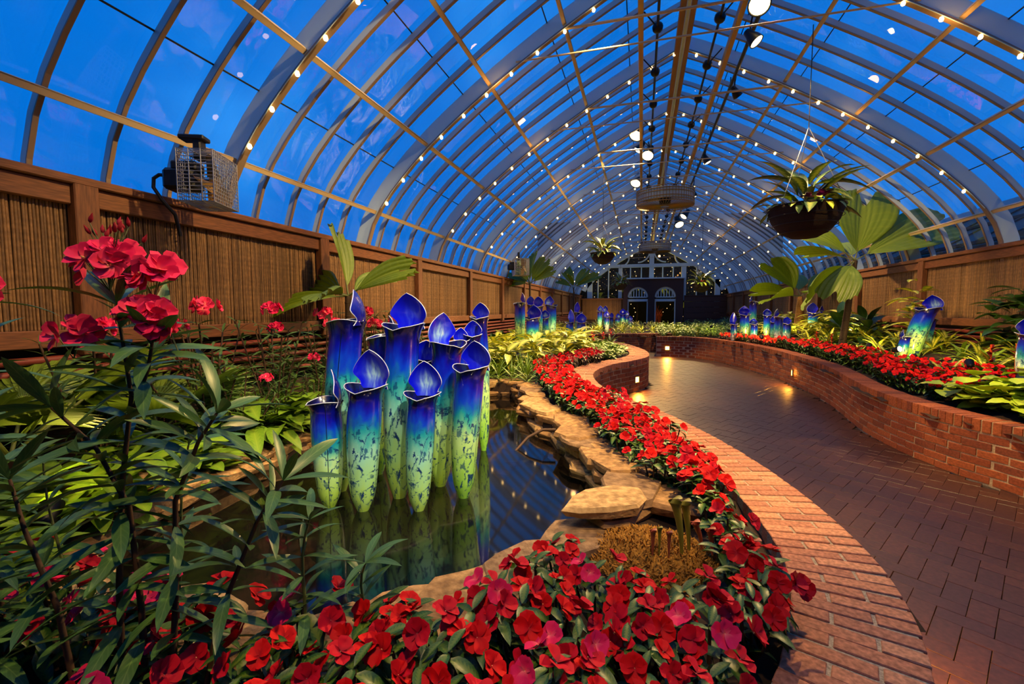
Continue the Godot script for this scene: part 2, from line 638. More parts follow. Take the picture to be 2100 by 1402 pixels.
# ------------------------------------------------------------------ ground, beds
const LEFT_EDGE := [Vector2(-3.3, -0.35), Vector2(-1.6, -0.36), Vector2(-0.8, -0.40), Vector2(-0.3, -0.48), Vector2(0.1, -0.62), Vector2(0.40, -0.82), Vector2(0.62, -1.08), Vector2(0.76, -1.38), Vector2(0.85, -1.67), Vector2(0.885, -2.0), Vector2(0.84, -2.45), Vector2(0.72, -2.95), Vector2(0.53, -3.47), Vector2(0.25, -4.05), Vector2(-0.05, -4.5), Vector2(-0.33, -4.98), Vector2(-0.50, -5.45), Vector2(-0.585, -5.95), Vector2(-0.54, -6.4), Vector2(-0.36, -6.9), Vector2(-0.08, -7.35), Vector2(0.12, -7.85), Vector2(0.12, -8.5), Vector2(-0.06, -9.2), Vector2(-0.4, -10.0), Vector2(-1.1, -10.9), Vector2(-2.1, -11.5), Vector2(-3.3, -11.8)]
const RIGHT_EDGE := [Vector2(3.1, 3.0), Vector2(3.1, 0.0), Vector2(3.05, -2.4), Vector2(2.92, -3.5), Vector2(2.75, -4.22), Vector2(2.55, -4.66), Vector2(2.43, -5.1), Vector2(2.38, -5.65), Vector2(2.41, -6.2), Vector2(2.49, -6.9), Vector2(2.52, -7.6), Vector2(2.46, -8.4), Vector2(2.33, -9.3), Vector2(2.02, -10.3), Vector2(1.68, -11.1), Vector2(1.42, -11.58), Vector2(1.14, -11.88), Vector2(0.80, -12.01), Vector2(0.35, -12.03)]
const BACK_EDGE := [Vector2(-3.3, -11.95), Vector2(-2.4, -12.1), Vector2(-1.6, -12.35), Vector2(-0.8, -12.8), Vector2(0.0, -13.2), Vector2(0.9, -13.5)]
const POND := [Vector2(-2.19, -1.28), Vector2(-1.79, -1.16), Vector2(-1.47, -1.18), Vector2(-1.10, -1.16), Vector2(-0.90, -1.28), Vector2(-0.66, -1.46), Vector2(-0.48, -1.72), Vector2(-0.34, -2.02), Vector2(-0.21, -2.22), Vector2(-0.17, -2.50), Vector2(-0.29, -2.84), Vector2(-0.50, -3.2), Vector2(-0.65, -3.6), Vector2(-0.88, -3.9), Vector2(-1.10, -4.35), Vector2(-1.25, -4.9), Vector2(-1.55, -5.3), Vector2(-1.95, -5.1), Vector2(-2.2, -4.4), Vector2(-2.32, -3.6), Vector2(-2.38, -2.9), Vector2(-2.40, -2.4), Vector2(-2.36, -1.9), Vector2(-2.30, -1.55)]
const WATER := 0.47

func field(poly: PackedVector2Array, x0: float, x1: float, z0: float, z1: float, step: float, h: Callable) -> ArrayMesh:
	var list := []
	var nx := int((x1 - x0) / step)
	var nz := int((z1 - z0) / step)
	for j in nz:
		for i in nx:
			var a := Vector2(x0 + i * step, z0 + j * step)
			if Geometry2D.is_point_in_polygon(a + Vector2.ONE * step / 2, poly):
				var q := []
				for c in [Vector2(0, 0), Vector2(1, 0), Vector2(1, 1), Vector2(0, 1)]:
					var p: Vector2 = a + c * step
					q.append(Vector3(p.x, h.call(p.x, p.y), p.y))
				list.append(q)
	return faces(list)

func bumps(x: float, z: float) -> float:
	return 0.012 * sin(x * 17.0 + z * 5.0) + 0.012 * sin(z * 23.0 - x * 7.0)

func build_ground() -> void:
	for p in spline(LEFT_EDGE, 0.1):
		left_bed.append(p)
	for p in POND:
		pond_poly.append(p)
	var fl := struct_root("floor")
	part("sand_bed", grid(2, 40, func(u, v): 
		var z: float = 3.2 - v * 29.2
		return Vector3(-3.5 + u * 7.9, g(z) - 0.012, z)), M.joint_sand, fl)
	part("slab", box(8.1, 0.1, 29.4, 0.01), M.joint_sand, fl, xf(Vector3(0.45, -0.12, -11.4)))
	# pavers in a herringbone; the nearest ones one by one
	var edge_r := PackedVector2Array()
	for p in spline(RIGHT_EDGE, 0.1):
		edge_r.append(p)
	edge_r.append(Vector2(0.35, -12.3))
	edge_r.append(Vector2(4.3, -12.3))
	edge_r.append(Vector2(4.3, 3.0))
	var turn := Transform2D(deg_to_rad(34.0), Vector2(1.5, -2.2))
	var spots := []
	var u := 0.1
	for i in range(-130, 131):
		for j in range(-130, 131):
			var k := posmod(i - j, 4)
			if k != 0 and k != 2:
				continue
			# cells of a herringbone: a lying brick starts where (i - j) % 4 == 0, a standing one where it is 2... each covers two cells
			var c := Vector2((i + 1.0) * u, (j + 0.5) * u) if k == 0 else Vector2((i + 0.5) * u, (j + 1.0) * u - u)
			var p: Vector2 = turn * c
			if p.x < -1.3 or p.x > 3.3 or p.y > 0.8 or p.y < -13.2:
				continue
			if Geometry2D.is_point_in_polygon(p, left_bed) or Geometry2D.is_point_in_polygon(p, edge_r):
				continue
			spots.append([Vector2(p.x - 0.9, p.y + 1.0).length() + (40.0 if p.y > -1.0 else 0.0), p, 0.0 if k == 0 else PI / 2])
	spots.sort_custom(func(a, b): return a[0] < b[0])
	var shapes := [box(0.1985, 0.03, 0.0985, 0.0015), box(0.198, 0.03, 0.098, 0.002)]
	var far := []
	var tints := []
	for k in spots.size():
		var p: Vector2 = spots[k][1]
		var tr := xf(Vector3(p.x, g(p.y) - 0.012 + R(-0.0015, 0.0015), p.y), -deg_to_rad(34.0) + spots[k][2] + R(-0.008, 0.008), 0, 0)
		tr.basis = Basis(Vector3.RIGHT, 0.031) * tr.basis
		var q := rng.randi() % 4
		if k < 290:
			part("paver", shapes[k % 2], M["paver_%d" % q], fl, tr)
		else:
			far.append(tr)
			tints.append(M["paver_%d" % q].albedo_color.srgb_to_linear())
	multi("paver_field", shapes[0], M.paver_tinted, fl, far, tints)
	# soil
	var lb := struct_root("ground_left_bed")
	part("soil", field(left_bed, -3.3, 0.95, -11.8, -0.3, 0.1, func(x, z):
		var d := 0.0
		if Geometry2D.is_point_in_polygon(Vector2(x, z), pond_poly):
			d = 0.40
		return soil_left(x, z) - 0.02 + bumps(x, z) - d), M.earth, lb)
	var rb := struct_root("ground_right_bed")
	part("soil", field(edge_r, 0.3, 4.3, -12.2, 3.0, 0.12, func(x, z): return soil_right(x, z) - 0.02 + bumps(x, z)), M.earth, rb)
	var bb := struct_root("ground_back_bed")
	var bp := PackedVector2Array()
	for p in BACK_EDGE:
		bp.append(p)
	for p in [Vector2(0.9, -25.6), Vector2(-3.3, -25.6)]:
		bp.append(p)
	part("soil", field(bp, -3.3, 1.0, -25.6, -11.9, 0.15, func(x, z): return soil_left(x, z) - 0.02 + bumps(x, z)), M.earth, bb)
	var bp2 := PackedVector2Array([Vector2(1.0, -12.2), Vector2(4.3, -12.2), Vector2(4.3, -25.6), Vector2(1.9, -25.6)])
	part("soil", field(bp2, 0.9, 4.3, -25.6, -12.1, 0.15, func(x, z): return soil_right(x, z) - 0.02 + bumps(x, z)), M.earth, bb)
	# what lies outside
	var out := struct_root("ground_outside")
	part("lawn", box(160, 0.2, 160, 0.01), M.base_wall, out, xf(Vector3(0, -0.4, -20)))

# ------------------------------------------------------------------ glasshouse
func build_house() -> void:
	var roof := struct_root("ceiling")
	var top := arch_p.size() - 1
	# main ribs: a deep web with a flange on its inner edge
	var web := arch_bar(0, top, 0.0, 0.17, 0.035)
	var flange := arch_bar(0, top, -0.012, 0.004, 0.062)
	for k in range(-1, 13):
		var z := -ZK * k - 1.0
		part("main_rib", web, M.white_paint, roof, xf(Vector3(0, 0, z)))
		part("rib_flange", flange, M.flange_warm_lit, roof, xf(Vector3(0, 0, z)))
	# glazing bars, five bays between two ribs
	var bar_in := arch_bar(0, top, 0.098, 0.107, 0.028)
	var bar_web := arch_bar(0, top, 0.105, 0.165, 0.014)
	for k in range(-1, 13):
		for s in range(1, 5):
			var z := -ZK * k - 1.0 - s * ZK / 5
			if z > ZEND + 0.1:
				var gb := part("glazing_bar", bar_web, M.bar_paint, roof, xf(Vector3(0, 0, z)))
				part("bar_flange", bar_in, M.flange_warm_lit, gb)
	# panes between the bars; every course laps the one below with a dark seam
	var courses := [0, 4, 9, 14, 19, 23, 26, 29, 33, 38, 43, 48, 52]
	var panes := []
	for c in 12:
		var i0: int = courses[c]
		var i1: int = courses[c + 1]
		panes.append(grid(1, i1 - i0, func(u, v):
			var p := arch_at(i0 + v * (i1 - i0), 0.158 + (0.006 * v if c < 6 else 0.006 * (1.0 - v)))
			return p + Vector3(0, 0, (u - 0.5) * 0.385)))
	var list := []
	for b in range(-5, 63):
		var z := -1.0 - (b + 0.5) * ZK / 5
		if z < ZEND:
			continue
		for c in 12:
			var mid := arch_at((courses[c] + courses[c + 1]) / 2.0)
			list.append([Vector3(mid.x, mid.y - EYE, z).length() + (30.0 if z > -1.2 else 0.0), c, z])
	list.sort_custom(func(a, b): return a[0] < b[0])
	var rest := []
	var seam_list := []
	var seam := box(0.385, 0.012, 0.010, 0.002)
	for k in list.size():
		var tr := xf(Vector3(0, 0, list[k][2]))
		tr.basis = Basis(Vector3.UP, R(-0.004, 0.004)) * Basis(Vector3.BACK, R(-0.0008, 0.0008))
		if k < 295:
			part("glass_pane", panes[list[k][1]], M.pane_glass, roof, tr)
		else:
			rest.append([panes[list[k][1]], tr])
		for q in [courses[list[k][1]]]:
			if q in [0, 26]:
				continue
			var a := arch_at(q, 0.163)
			var nn := arch_n[q]
			seam_list.append(Transform3D(Basis(Vector3(0, 0, 1), Vector3(-nn.y, nn.x, 0), Vector3(nn.x, nn.y, 0) * -1.0), Vector3(a.x, a.y, list[k][2])))
	stuff(part("far_glass_panes", join(rest), M.pane_glass, roof))
	multi("lap_seams", seam, M.seam, roof, seam_list)
	# purlins along the vault
	for h in [2.69, 3.42, 3.99, 4.50]:
		for right in [false, true]:
			var p := arch_at(arch_at_height(h, right), 0.05)
			var n := Vector3(0, 0, 0)
			var m := join([[box(0.044, 0.010, 29.0, 0.002), xf(Vector3(0, -0.017, 0))], [box(0.010, 0.044, 29.0, 0.002), xf(Vector3(0.017 if not right else -0.017, 0, 0))]])
			var i := arch_at_height(h, right)
			var nn := arch_n[int(i)]
			part("purlin", m, M.purlin_paint, roof, Transform3D(Basis(Vector3.BACK, atan2(nn.x, nn.y) * -1.0), p + Vector3(0, 0, -11.4)))
	# ridge beam, ventilator rails, shafts
	part("ridge_beam", box(0.19, 0.05, 29.0, 0.008), M.ridge_wood, roof, xf(Vector3(RX, 5.08, -11.4)))
	part("ridge_trim", box(0.05, 0.07, 29.0, 0.008), M.bar_paint, roof, xf(Vector3(RX, 5.05, -11.4)))
	for s in [-1, 1]:
		part("vent_rail", box(0.06, 0.10, 29.0, 0.006), M.rail_paint, roof, xf(Vector3(RX + 0.53 * s, 4.80, -11.4)))
		part("vent_shaft", rod(Vector3(RX + 0.34 * s, 4.86, 3.0), Vector3(RX + 0.34 * s, 4.86, -25.6), 0.016, 8), M.dark_metal, roof)
		var knob := lathe([Vector2(0, -0.05), Vector2(0.04, -0.045), Vector2(0.062, -0.02), Vector2(0.062, 0.02), Vector2(0.04, 0.045), Vector2(0, 0.05)], 12)
		for k in range(0, 24):
			var z := 0.4 - k * 1.05
			part("vent_gear", knob, M.dark_metal, roof, Transform3D(Basis(Vector3.RIGHT, PI / 2), Vector3(RX + 0.34 * s, 4.86, z)))
			part("vent_arm", rod(Vector3(RX + 0.34 * s, 4.86, z), Vector3(RX + 0.50 * s, 4.98, z + 0.14), 0.009, 5), M.dark_metal, roof)
	# tie rods
	for k in range(-1, 13):
		var z := -ZK * k - 1.0
		part("tie_rod", rod(Vector3(RX - 1.41, 4.49, z), Vector3(RX + 1.41, 4.49, z), 0.014, 6), M.purlin_paint, roof)
		part("tie_rod", rod(Vector3(RX - 1.83, 4.22, z + 0.02), Vector3(RX + 1.83, 4.22, z + 0.02), 0.009, 6), M.purlin_paint, roof)
	# wall behind the camera
	var bw := struct_root("wall_back")
	part("boarding", box(8.2, 5.9, 0.15, 0.01), M.base_wall, bw, xf(Vector3(RX, 2.5, 3.3)))

func build_fences() -> void:
	for side in [["wall_left", FENCE_L, 1.0], ["wall_right", FENCE_R, -1.0]]:
		var w := struct_root(side[0])
		var x: float = side[1]
		var s: float = side[2]
		var zs := []
		var z0: float = 2.30 if s > 0 else 2.15
		var pitch := 2.14
		var n := 13
		part("base_wall", box(0.12, 2.30, 29.2, 0.01), M.base_wall, w, xf(Vector3(x - s * 0.16, 1.1, -11.4)))
		part("top_rail", box(0.09, 0.05, 29.0, 0.006), M.fence_wood, w, xf(Vector3(x + s * 0.01, 2.29, -11.4)))
		var reed := lathe([Vector2(0.0075, -0.40), Vector2(0.0082, -0.18), Vector2(0.0078, 0.05), Vector2(0.0083, 0.22), Vector2(0.0075, 0.40)], 5)
		for k in n + 1:
			var z: float = z0 - k * pitch
			part("post", box(0.075, 1.05, 0.13, 0.006), M.post_wood, w, xf(Vector3(x + s * 0.015, 1.78, z)))
			if k == n:
				break
			var zc := z - pitch / 2
			part("upper_board", box(0.05, 0.115, pitch - 0.13, 0.005), M.fence_wood, w, xf(Vector3(x, 2.205, zc)))
			part("lower_board", box(0.05, 0.10, pitch - 0.13, 0.005), M.fence_wood, w, xf(Vector3(x, 1.36, zc)))
			var zz := zc - (pitch - 0.15) / 2
			var where := []
			var tints := []
			while zz < zc + (pitch - 0.15) / 2:
				where.append(Transform3D(Basis(Vector3.RIGHT, R(-0.006, 0.006)).scaled(Vector3(1, 1, R(0.85, 1.1))), Vector3(x - s * 0.028 + R(-0.004, 0.004), 1.78, zz)))
				var t := R(0.55, 1.1)
				tints.append(Color(0.30 * t, 0.165 * t, 0.068 * t))
				zz += 0.0158
			multi("reed_screen", reed, M.reed_tinted, w, where, tints)
			part("screen_back", box(0.012, 0.80, pitch - 0.13, 0.002), M.base_wall, w, xf(Vector3(x - s * 0.05, 1.78, zc)))
		for k in 5:
			part("heating_pipe", rod(Vector3(x - s * 0.02, 1.24 - k * 0.07, 3.0), Vector3(x - s * 0.02, 1.24 - k * 0.07, -25.6), 0.022, 10), M.red_pipe, w)

func arc_ring(c: Vector2, r0: float, r1: float, a0: float, a1: float, z0: float, z1: float, n := 16) -> ArrayMesh:
	var list := []
	for k in n:
		var p := []
		for a in [lerpf(a0, a1, float(k) / n), lerpf(a0, a1, float(k + 1) / n)]:
			var d := Vector2(cos(a), sin(a))
			for q in [[r0, z0], [r0, z1], [r1, z1], [r1, z0]]:
				p.append(Vector3(c.x + d.x * q[0], c.y + d.y * q[0], q[1]))
		for e in 4:
			list.append([p[e], p[(e + 1) % 4], p[4 + (e + 1) % 4], p[4 + e]])
		if k == 0:
			list.append([p[0], p[1], p[2], p[3]])
		if k == n - 1:
			list.append([p[4], p[5], p[6], p[7]])
	return faces(list)

func build_end_wall() -> void:
	var w := struct_root("wall_end")
	var z := ZEND
	# rim of the gable
	part("gable_rim", arch_bar(6, 46, -0.16, 0.20, 0.16), M.white_paint, w, xf(Vector3(0, 0, z)))
	# posts and beams of white timber
	var post := func(x: float, y0: float, y1: float, wd: float, name := "post") -> void:
		part(name, box(wd, y1 - y0, 0.16, 0.01), M.white_paint, w, xf(Vector3(x, (y0 + y1) / 2, z)))
	post.call(-2.80, 1.2, 3.2, 0.28)
	post.call(-1.15, 2.0, 3.78, 0.20)
	post.call(0.48, 3.1, 4.95, 0.24)
	post.call(2.11, 2.0, 3.90, 0.24)
	post.call(3.77, 1.2, 3.1, 0.26)
	for x in [-2.35, -1.78, -0.62, -0.05, 1.05, 1.58, 2.75, 3.25]:
		post.call(x, 2.1 if absf(x - RX) > 1.6 else 3.15, 3.78, 0.055, "glazing_bar")
	part("beam", box(5.7, 0.17, 0.2, 0.01), M.white_paint, w, xf(Vector3(0.40, 3.88, z)))
	part("cornice", box(2.95, 0.07, 0.55, 0.01), M.white_paint, w, xf(Vector3(0.66, 3.17, z + 0.25)))
	for s in [-1, 1]:
		part("ring_trim", arc_ring(Vector2(0.48 + s * 1.62, 4.32), 0.40, 0.46, 0, TAU, -0.05, 0.05, 24), M.white_paint, w, xf(Vector3(0, 0, z)))
		part("brace", arc_ring(Vector2(0.48 + s * 0.72, 4.42), 0.58, 0.64, PI * (1.0 if s > 0 else 1.5), PI * (1.5 if s > 0 else 2.0), -0.05, 0.05, 12), M.white_paint, w, xf(Vector3(0, 0.25, z)))
	part("gable_pane", grid(20, 1, func(u, v):
		var a := arch_at(6 + u * 40.0, 0.1)
		return Vector3(a.x, lerpf(2.1, a.y, v), z - 0.03)), M.pane_glass, w)
	# dark timber portal with two round-headed openings
	var c := CSGCombiner3D.new()
	c.name = "portal"
	w.add_child(c)
	c.material_override = M.portal
	var blk := CSGBox3D.new()
	blk.name = "block"
	blk.size = Vector3(3.06, 2.75, 0.45)
	blk.position = Vector3(0.56, 1.765, z + 0.2)
	c.add_child(blk)
	for x in [-0.21, 1.19]:
		var hole := CSGBox3D.new()
		hole.name = "opening"
		hole.operation = CSGShape3D.OPERATION_SUBTRACTION
		hole.size = Vector3(1.06, 2.0, 1.0)
		hole.position = Vector3(x, 1.2, z + 0.2)
		c.add_child(hole)
		var head := CSGCylinder3D.new()
		head.name = "opening_head"
		head.operation = CSGShape3D.OPERATION_SUBTRACTION
		head.radius = 0.53
		head.height = 1.0
		head.sides = 32
		head.rotation.x = PI / 2
		head.position = Vector3(x, 2.19, z + 0.2)
		c.add_child(head)
	for k in 2:
		var x: float = [-0.21, 1.19][k]
		var d := struct_root("door_%d" % (k + 1))
		d.position = Vector3(x, 0.34, z + 0.3)
		part("arch_frame", arc_ring(Vector2(0, 1.85), 0.43, 0.53, 0, PI, -0.06, 0.06, 20), M.white_paint, d)
		part("transom", box(1.06, 0.13, 0.12, 0.01), M.white_paint, d, xf(Vector3(0, 1.67, 0)))
		part("sill_bar", box(0.98, 0.06, 0.12, 0.01), M.white_paint, d, xf(Vector3(0, 1.84, 0)))
		for b in 6:
			var bx := -0.35 + b * 0.14
			part("fanlight_bar", box(0.05, sqrt(maxf(0.01, 0.2 - bx * bx)), 0.06, 0.006), M.white_paint, d, xf(Vector3(bx, 1.85 + sqrt(maxf(0.01, 0.2 - bx * bx)) / 2, 0)))
		for s in [-1, 1]:
			part("jamb", box(0.06, 1.67, 0.12, 0.008), M.white_paint, d, xf(Vector3(0.50 * s, 0.83, 0)))
	# reed fence to the left, dark boards to the right
	var reed := lathe([Vector2(0.012, -0.55), Vector2(0.013, 0), Vector2(0.012, 0.55)], 5)
	var where := []
	var tints := []
	var x := -3.15
	while x < -1.05:
		where.append(xf(Vector3(x, 1.52, z + 0.42)))
		var t := R(0.6, 1.1)
		tints.append(Color(0.34 * t, 0.17 * t, 0.07 * t))
		x += 0.026
	multi("reed_screen", reed, M.reed_tinted, w, where, tints)
	part("screen_back", box(2.25, 2.0, 0.04, 0.004), M.base_wall, w, xf(Vector3(-2.1, 1.1, z + 0.36)))
	part("screen_rail", box(2.25, 0.07, 0.10, 0.006), M.fence_wood, w, xf(Vector3(-2.1, 2.10, z + 0.42)))
	for k in 6:
		part("board", box(2.05, 0.285, 0.05, 0.008), M.portal, w, xf(Vector3(3.15, 0.62 + k * 0.292, z + 0.40)))
	part("board_cap", box(2.05, 0.05, 0.12, 0.008), M.portal, w, xf(Vector3(3.15, 2.24, z + 0.40)))

func build_next_hall() -> void:
	# the hall beyond the end wall: dark, with lit palms and strings of tiny bulbs
	var h := struct_root("wall_hall_end")
	part("far_wall", box(12, 7, 0.2, 0.01), M.dark_room, h, xf(Vector3(0.4, 2.8, -35)))
	for s in [-1, 1]:
		h = struct_root("wall_hall_left" if s < 0 else "wall_hall_right")
		part("side_wall", box(0.2, 7, 9.2, 0.01), M.dark_room, h, xf(Vector3(0.4 + s * 6.0, 2.8, -30.4)))
	h = struct_root("ceiling_hall")
	part("roof_slab", box(12.2, 0.2, 9.2, 0.01), M.dark_room, h, xf(Vector3(0.4, 6.3, -30.4)))
	h = struct_root("floor_hall")
	part("floor_slab", box(12.2, 0.2, 9.2, 0.01), M.dark_room, h, xf(Vector3(0.4, 0.2, -30.4)))
	h = struct_root("wall_hall_front")
	for s in [-1, 1]:
		part("shoulder_wall", box(2.3, 6.6, 0.1, 0.01), M.dark_room, h, xf(Vector3(0.46 + s * 5.15, 2.9, -26.0)))
	part("gable_board", box(12.0, 1.4, 0.1, 0.01), M.dark_room, h, xf(Vector3(0.46, 5.75, -26.0)))
	var bulb := lathe([Vector2(0, -0.022), Vector2(0.016, -0.016), Vector2(0.022, 0), Vector2(0.016, 0.016), Vector2(0, 0.022)], 4)
	for k in 9:
		var t := thing("fairy_light_string", "string of tiny bulbs hanging in the dark hall behind the end wall", "fairy lights", Vector3(-4.0 + k * 1.1, 5.2, -28.0 - (k % 3) * 1.6), 0.0, "fairy light strings in the hall beyond the doors")
		var pts := []
		for q in 18:
			pts.append(Vector3(0.35 * sin(q * 0.7 + k), -q * 0.24, 0.3 * cos(q * 0.9 + k)))
		part("wire", tube(pts, 0.005, 0.005, 4), M.cable, t)
		for q in 18:
			part("bulb", bulb, M.far_glow, t, xf(pts[q]))
	var spots := [[Vector3(-0.3, 2.0, -29.0), 2.4, "yellow"], [Vector3(0.8, 1.9, -28.2), 2.0, "low"], [Vector3(-2.6, 1.2, -29.0), 2.4, "left"], [Vector3(2.8, 1.0, -29.0), 2.0, "right"]]
	for k in 4:
		var t := thing("lit_palm", ["yellow-lit palm seen through the glass left of the middle post", "yellow-lit palm seen through the glass right of the middle post", "dim palm behind the glass above the reed end fence", "dim palm behind the glass above the dark end boards"][k], "palm", spots[k][0] * Vector3(1, 0, 1) + Vector3(0, 0.3, 0))
		var hgt: float = spots[k][0].y + 0.6
		part("trunk", tube([Vector3.ZERO, Vector3(0.05, hgt * 0.5, 0), Vector3(0, hgt, 0)], 0.07, 0.05, 8), M.palm_trunk, t)
		var lf := leaf(1.3, 0.28, 1.5, 0.3, 0.4, 8)
		for q in 16:
			part("frond", lf, M.leaf_fan, t, xf(Vector3(0, hgt, 0), q * 2.4, R(0.1, 1.2)))
	for p in [Vector3(-0.6, 4.6, -27.2), Vector3(0.9, 4.5, -27.0)]:  # unseen lamps, placed to light the hall palms yellow
		var l := OmniLight3D.new()
		l.name = "unseen_hall_lamp"
		add_child(l)
		l.position = p
		l.light_color = Color(1.0, 0.80, 0.30)
		l.light_energy = 4.0
		l.light_size = 0.1
		l.omni_range = 12
		l.omni_attenuation = 2.0
		l.shadow_enabled = true
		var b := thing("unseen_hall_lamp_bulb", "unseen lamp lighting the hall palms behind the gable glass %s of the middle post" % ("left" if p.x < 0 else "right"), "lamp", p)
		part("bulb", lathe([Vector2(0, -0.06), Vector2(0.045, -0.04), Vector2(0.06, 0), Vector2(0.045, 0.04), Vector2(0, 0.06)], 10), M.bulb_glow, b)
		part("flex", rod(Vector3(0, 0.05, 0), Vector3(0, 1.5, 0), 0.006, 5), M.cable, b)
	for k in 3:
		var t := thing("orange_glass_spire", "%s spiky red and orange glass form glimpsed through the right doorway" % ["tallest", "middle", "shortest"][k] if k > 0 else "spiky red and orange glass form glimpsed beside the middle pillar", "glass sculpture", Vector3([0.75, 0.95, 1.02][k], 0.35, -26.9 - k * 0.2))
		for q in 9:
			part("spike", tube([Vector3.ZERO, Vector3(R(-0.1, 0.1), R(0.5, 0.9), R(-0.1, 0.1)), Vector3(R(-0.25, 0.25), R(1.0, 1.5) - k * 0.2, R(-0.2, 0.2))], 0.03, 0.004, 5), M.gourd_orange, t)

# ------------------------------------------------------------------ brick planter walls
func wall_frames(ctrl: Array) -> Array:       # [[point, tangent, normal to the bed side], ...] every centimetre
	var line := spline(ctrl, 0.01)
	var out := []
	for k in line.size():
		var t: Vector2 = (line[mini(k + 3, line.size() - 1)] - line[maxi(k - 3, 0)]).normalized()
		out.append([line[k], t])
	return out

func planter(called: String, label: String, ctrl: Array, bed: float, wide: bool, cut_z: float) -> void:
	# bed: +1 when the bed lies to the right of the direction of travel seen from above (x right, z down)
	var t := thing(called, label, "planter wall")
	var fr := wall_frames(ctrl)
	var n := fr.size()
	var items := []       # [distance, shape, transform, colour number]
	var wid := 0.34 if wide else 0.22
	var shapes := [box(0.058, 0.098, 0.218, 0.003), box(0.203, 0.057, 0.10, 0.003), box(0.058, 0.098, 0.106, 0.003), box(0.058, 0.098, 0.218, 0.003)]
	var at := func(s: float, off: float, y: float, shape: int, jit := 0.0) -> void:
		var k := clampi(int(s * 100.0), 0, n - 1)
		var p: Vector2 = fr[k][0]
		var tg: Vector2 = fr[k][1]
		var nb := Vector2(-tg.y, tg.x) * bed
		var c := p + nb * off
		if c.y > cut_z:
			return
		var x3 := Vector3(tg.x, 0, tg.y)
		var z3 := Vector3(nb.x, 0, nb.y)
		var b := Basis(x3, Vector3.UP, x3.cross(Vector3.UP) * 1.0)
		var pos := Vector3(c.x, g(p.y) + y, c.y)
		items.append([pos.distance_to(Vector3(0.3, 1.3, -0.6)), shape, Transform3D(b * Basis(Vector3.UP, jit), pos), rng.randi() % 4])
	var total := n / 100.0
	var rows := int(total / 0.0667)
	for k in rows:
		var s := (k + 0.5) * 0.0667
		if wide:
			if k % 2 == 0:
				at.call(s, 0.055, 0.461 + R(-0.002, 0.002), 2)
				at.call(s, 0.227, 0.461 + R(-0.002, 0.002), 0)
			else:
				at.call(s, 0.112, 0.461 + R(-0.002, 0.002), 0)
				at.call(s, 0.285, 0.461 + R(-0.002, 0.002), 2)
		else:
			at.call(s, 0.11, 0.461 + R(-0.001, 0.001), 0)
	for c in 6:
		var m := int(total / 0.213)
		for k in m:
			at.call((k + (0.5 if c % 2 == 0 else 1.0)) * 0.213, 0.056 + R(-0.0015, 0.0015), 0.034 + c * 0.0667, 1)
	items.sort_custom(func(a, b): return a[0] < b[0])
	var where := [[], [], []]
	var tints := [[], [], []]
	for k in items.size():
		var it: Array = items[k]
		if k < 290:
			part("brick", shapes[it[1]], M[("brick_%d" if it[1] == 1 or not wide else "coping_%d") % it[3]], t, it[2])
		else:
			where[it[1]].append(it[2])
			tints[it[1]].append(M[("brick_%d" if it[1] == 1 or not wide else "coping_%d") % it[3]].albedo_color.srgb_to_linear())
	for q in 3:
		if where[q].size() > 0:
			multi(["coping_course", "stretcher_courses", "coping_halves"][q], shapes[q], M.brick_tinted, t, where[q], tints[q])
	# mortar core, a little behind the faces of the bricks
	var core := []
	var step := 8
	for k in range(0, n - step, step):
		var ring := []
		for q in [k, k + step]:
			var p: Vector2 = fr[q][0]
			var tg: Vector2 = fr[q][1]
			var nb := Vector2(-tg.y, tg.x) * bed
			for e in [[0.0115, -0.12], [0.0115, 0.5055], [wid - 0.004, 0.5055], [wid - 0.004, -0.12]]:
				var c: Vector2 = p + nb * e[0]
				ring.append(Vector3(c.x, g(p.y) + e[1], c.y))
		if ring[0].z > cut_z:
			continue
		for e in 3:
			core.append([ring[e], ring[e + 1], ring[4 + e + 1], ring[4 + e]])
		if k + 2 * step >= n or k == 0:
			core.append([ring[4], ring[5], ring[6], ring[7]] if k > 0 else [ring[0], ring[1], ring[2], ring[3]])
	part("mortar", faces(core), M.mortar, t)

func build_walls_of_brick() -> void:
	planter("planter_wall", "low curving red brick wall with broad coping along the left flower bed", LEFT_EDGE, -1.0, true, -0.2)
	planter("planter_wall", "low curving red brick wall along the right side of the path", RIGHT_EDGE, 1.0, false, 2.9)
	planter("planter_wall", "straight low brick wall across the end of the path before the doors", BACK_EDGE, -1.0, false, 2.9)

# ------------------------------------------------------------------ pond
func slab(r: float, thick: float, sd: int) -> ArrayMesh:      # an irregular flat stone, top face at y = 0
	var q := RandomNumberGenerator.new()
	q.seed = sd
	var n := 8 + sd % 3
	var up := []
	var mid := []
	var low := []
	for k in n:
		var a := TAU * (k + q.randf_range(-0.3, 0.3)) / n
		var rr := r * q.randf_range(0.78, 1.12)
		var d := Vector3(cos(a) * rr * 1.25, 0, sin(a) * rr * 0.85)
		up.append(d * 0.95 + Vector3(0, q.randf_range(-0.006, 0.004), 0))
		mid.append(d * q.randf_range(0.98, 1.05) - Vector3(0, thick * q.randf_range(0.2, 0.5), 0))
		low.append(d * q.randf_range(0.85, 1.0) - Vector3(0, thick, 0))
	var list := []
	for k in n:
		var e := (k + 1) % n
		list.append([Vector3(0, 0.003, 0), up[k], up[e]])
		list.append([up[k], up[e], mid[e]])
		list.append([up[k], mid[e], mid[k]])
		list.append([mid[k], mid[e], low[e]])
		list.append([mid[k], low[e], low[k]])
	list.append(low)
	return faces(list, Vector3(0, -thick / 2, 0))

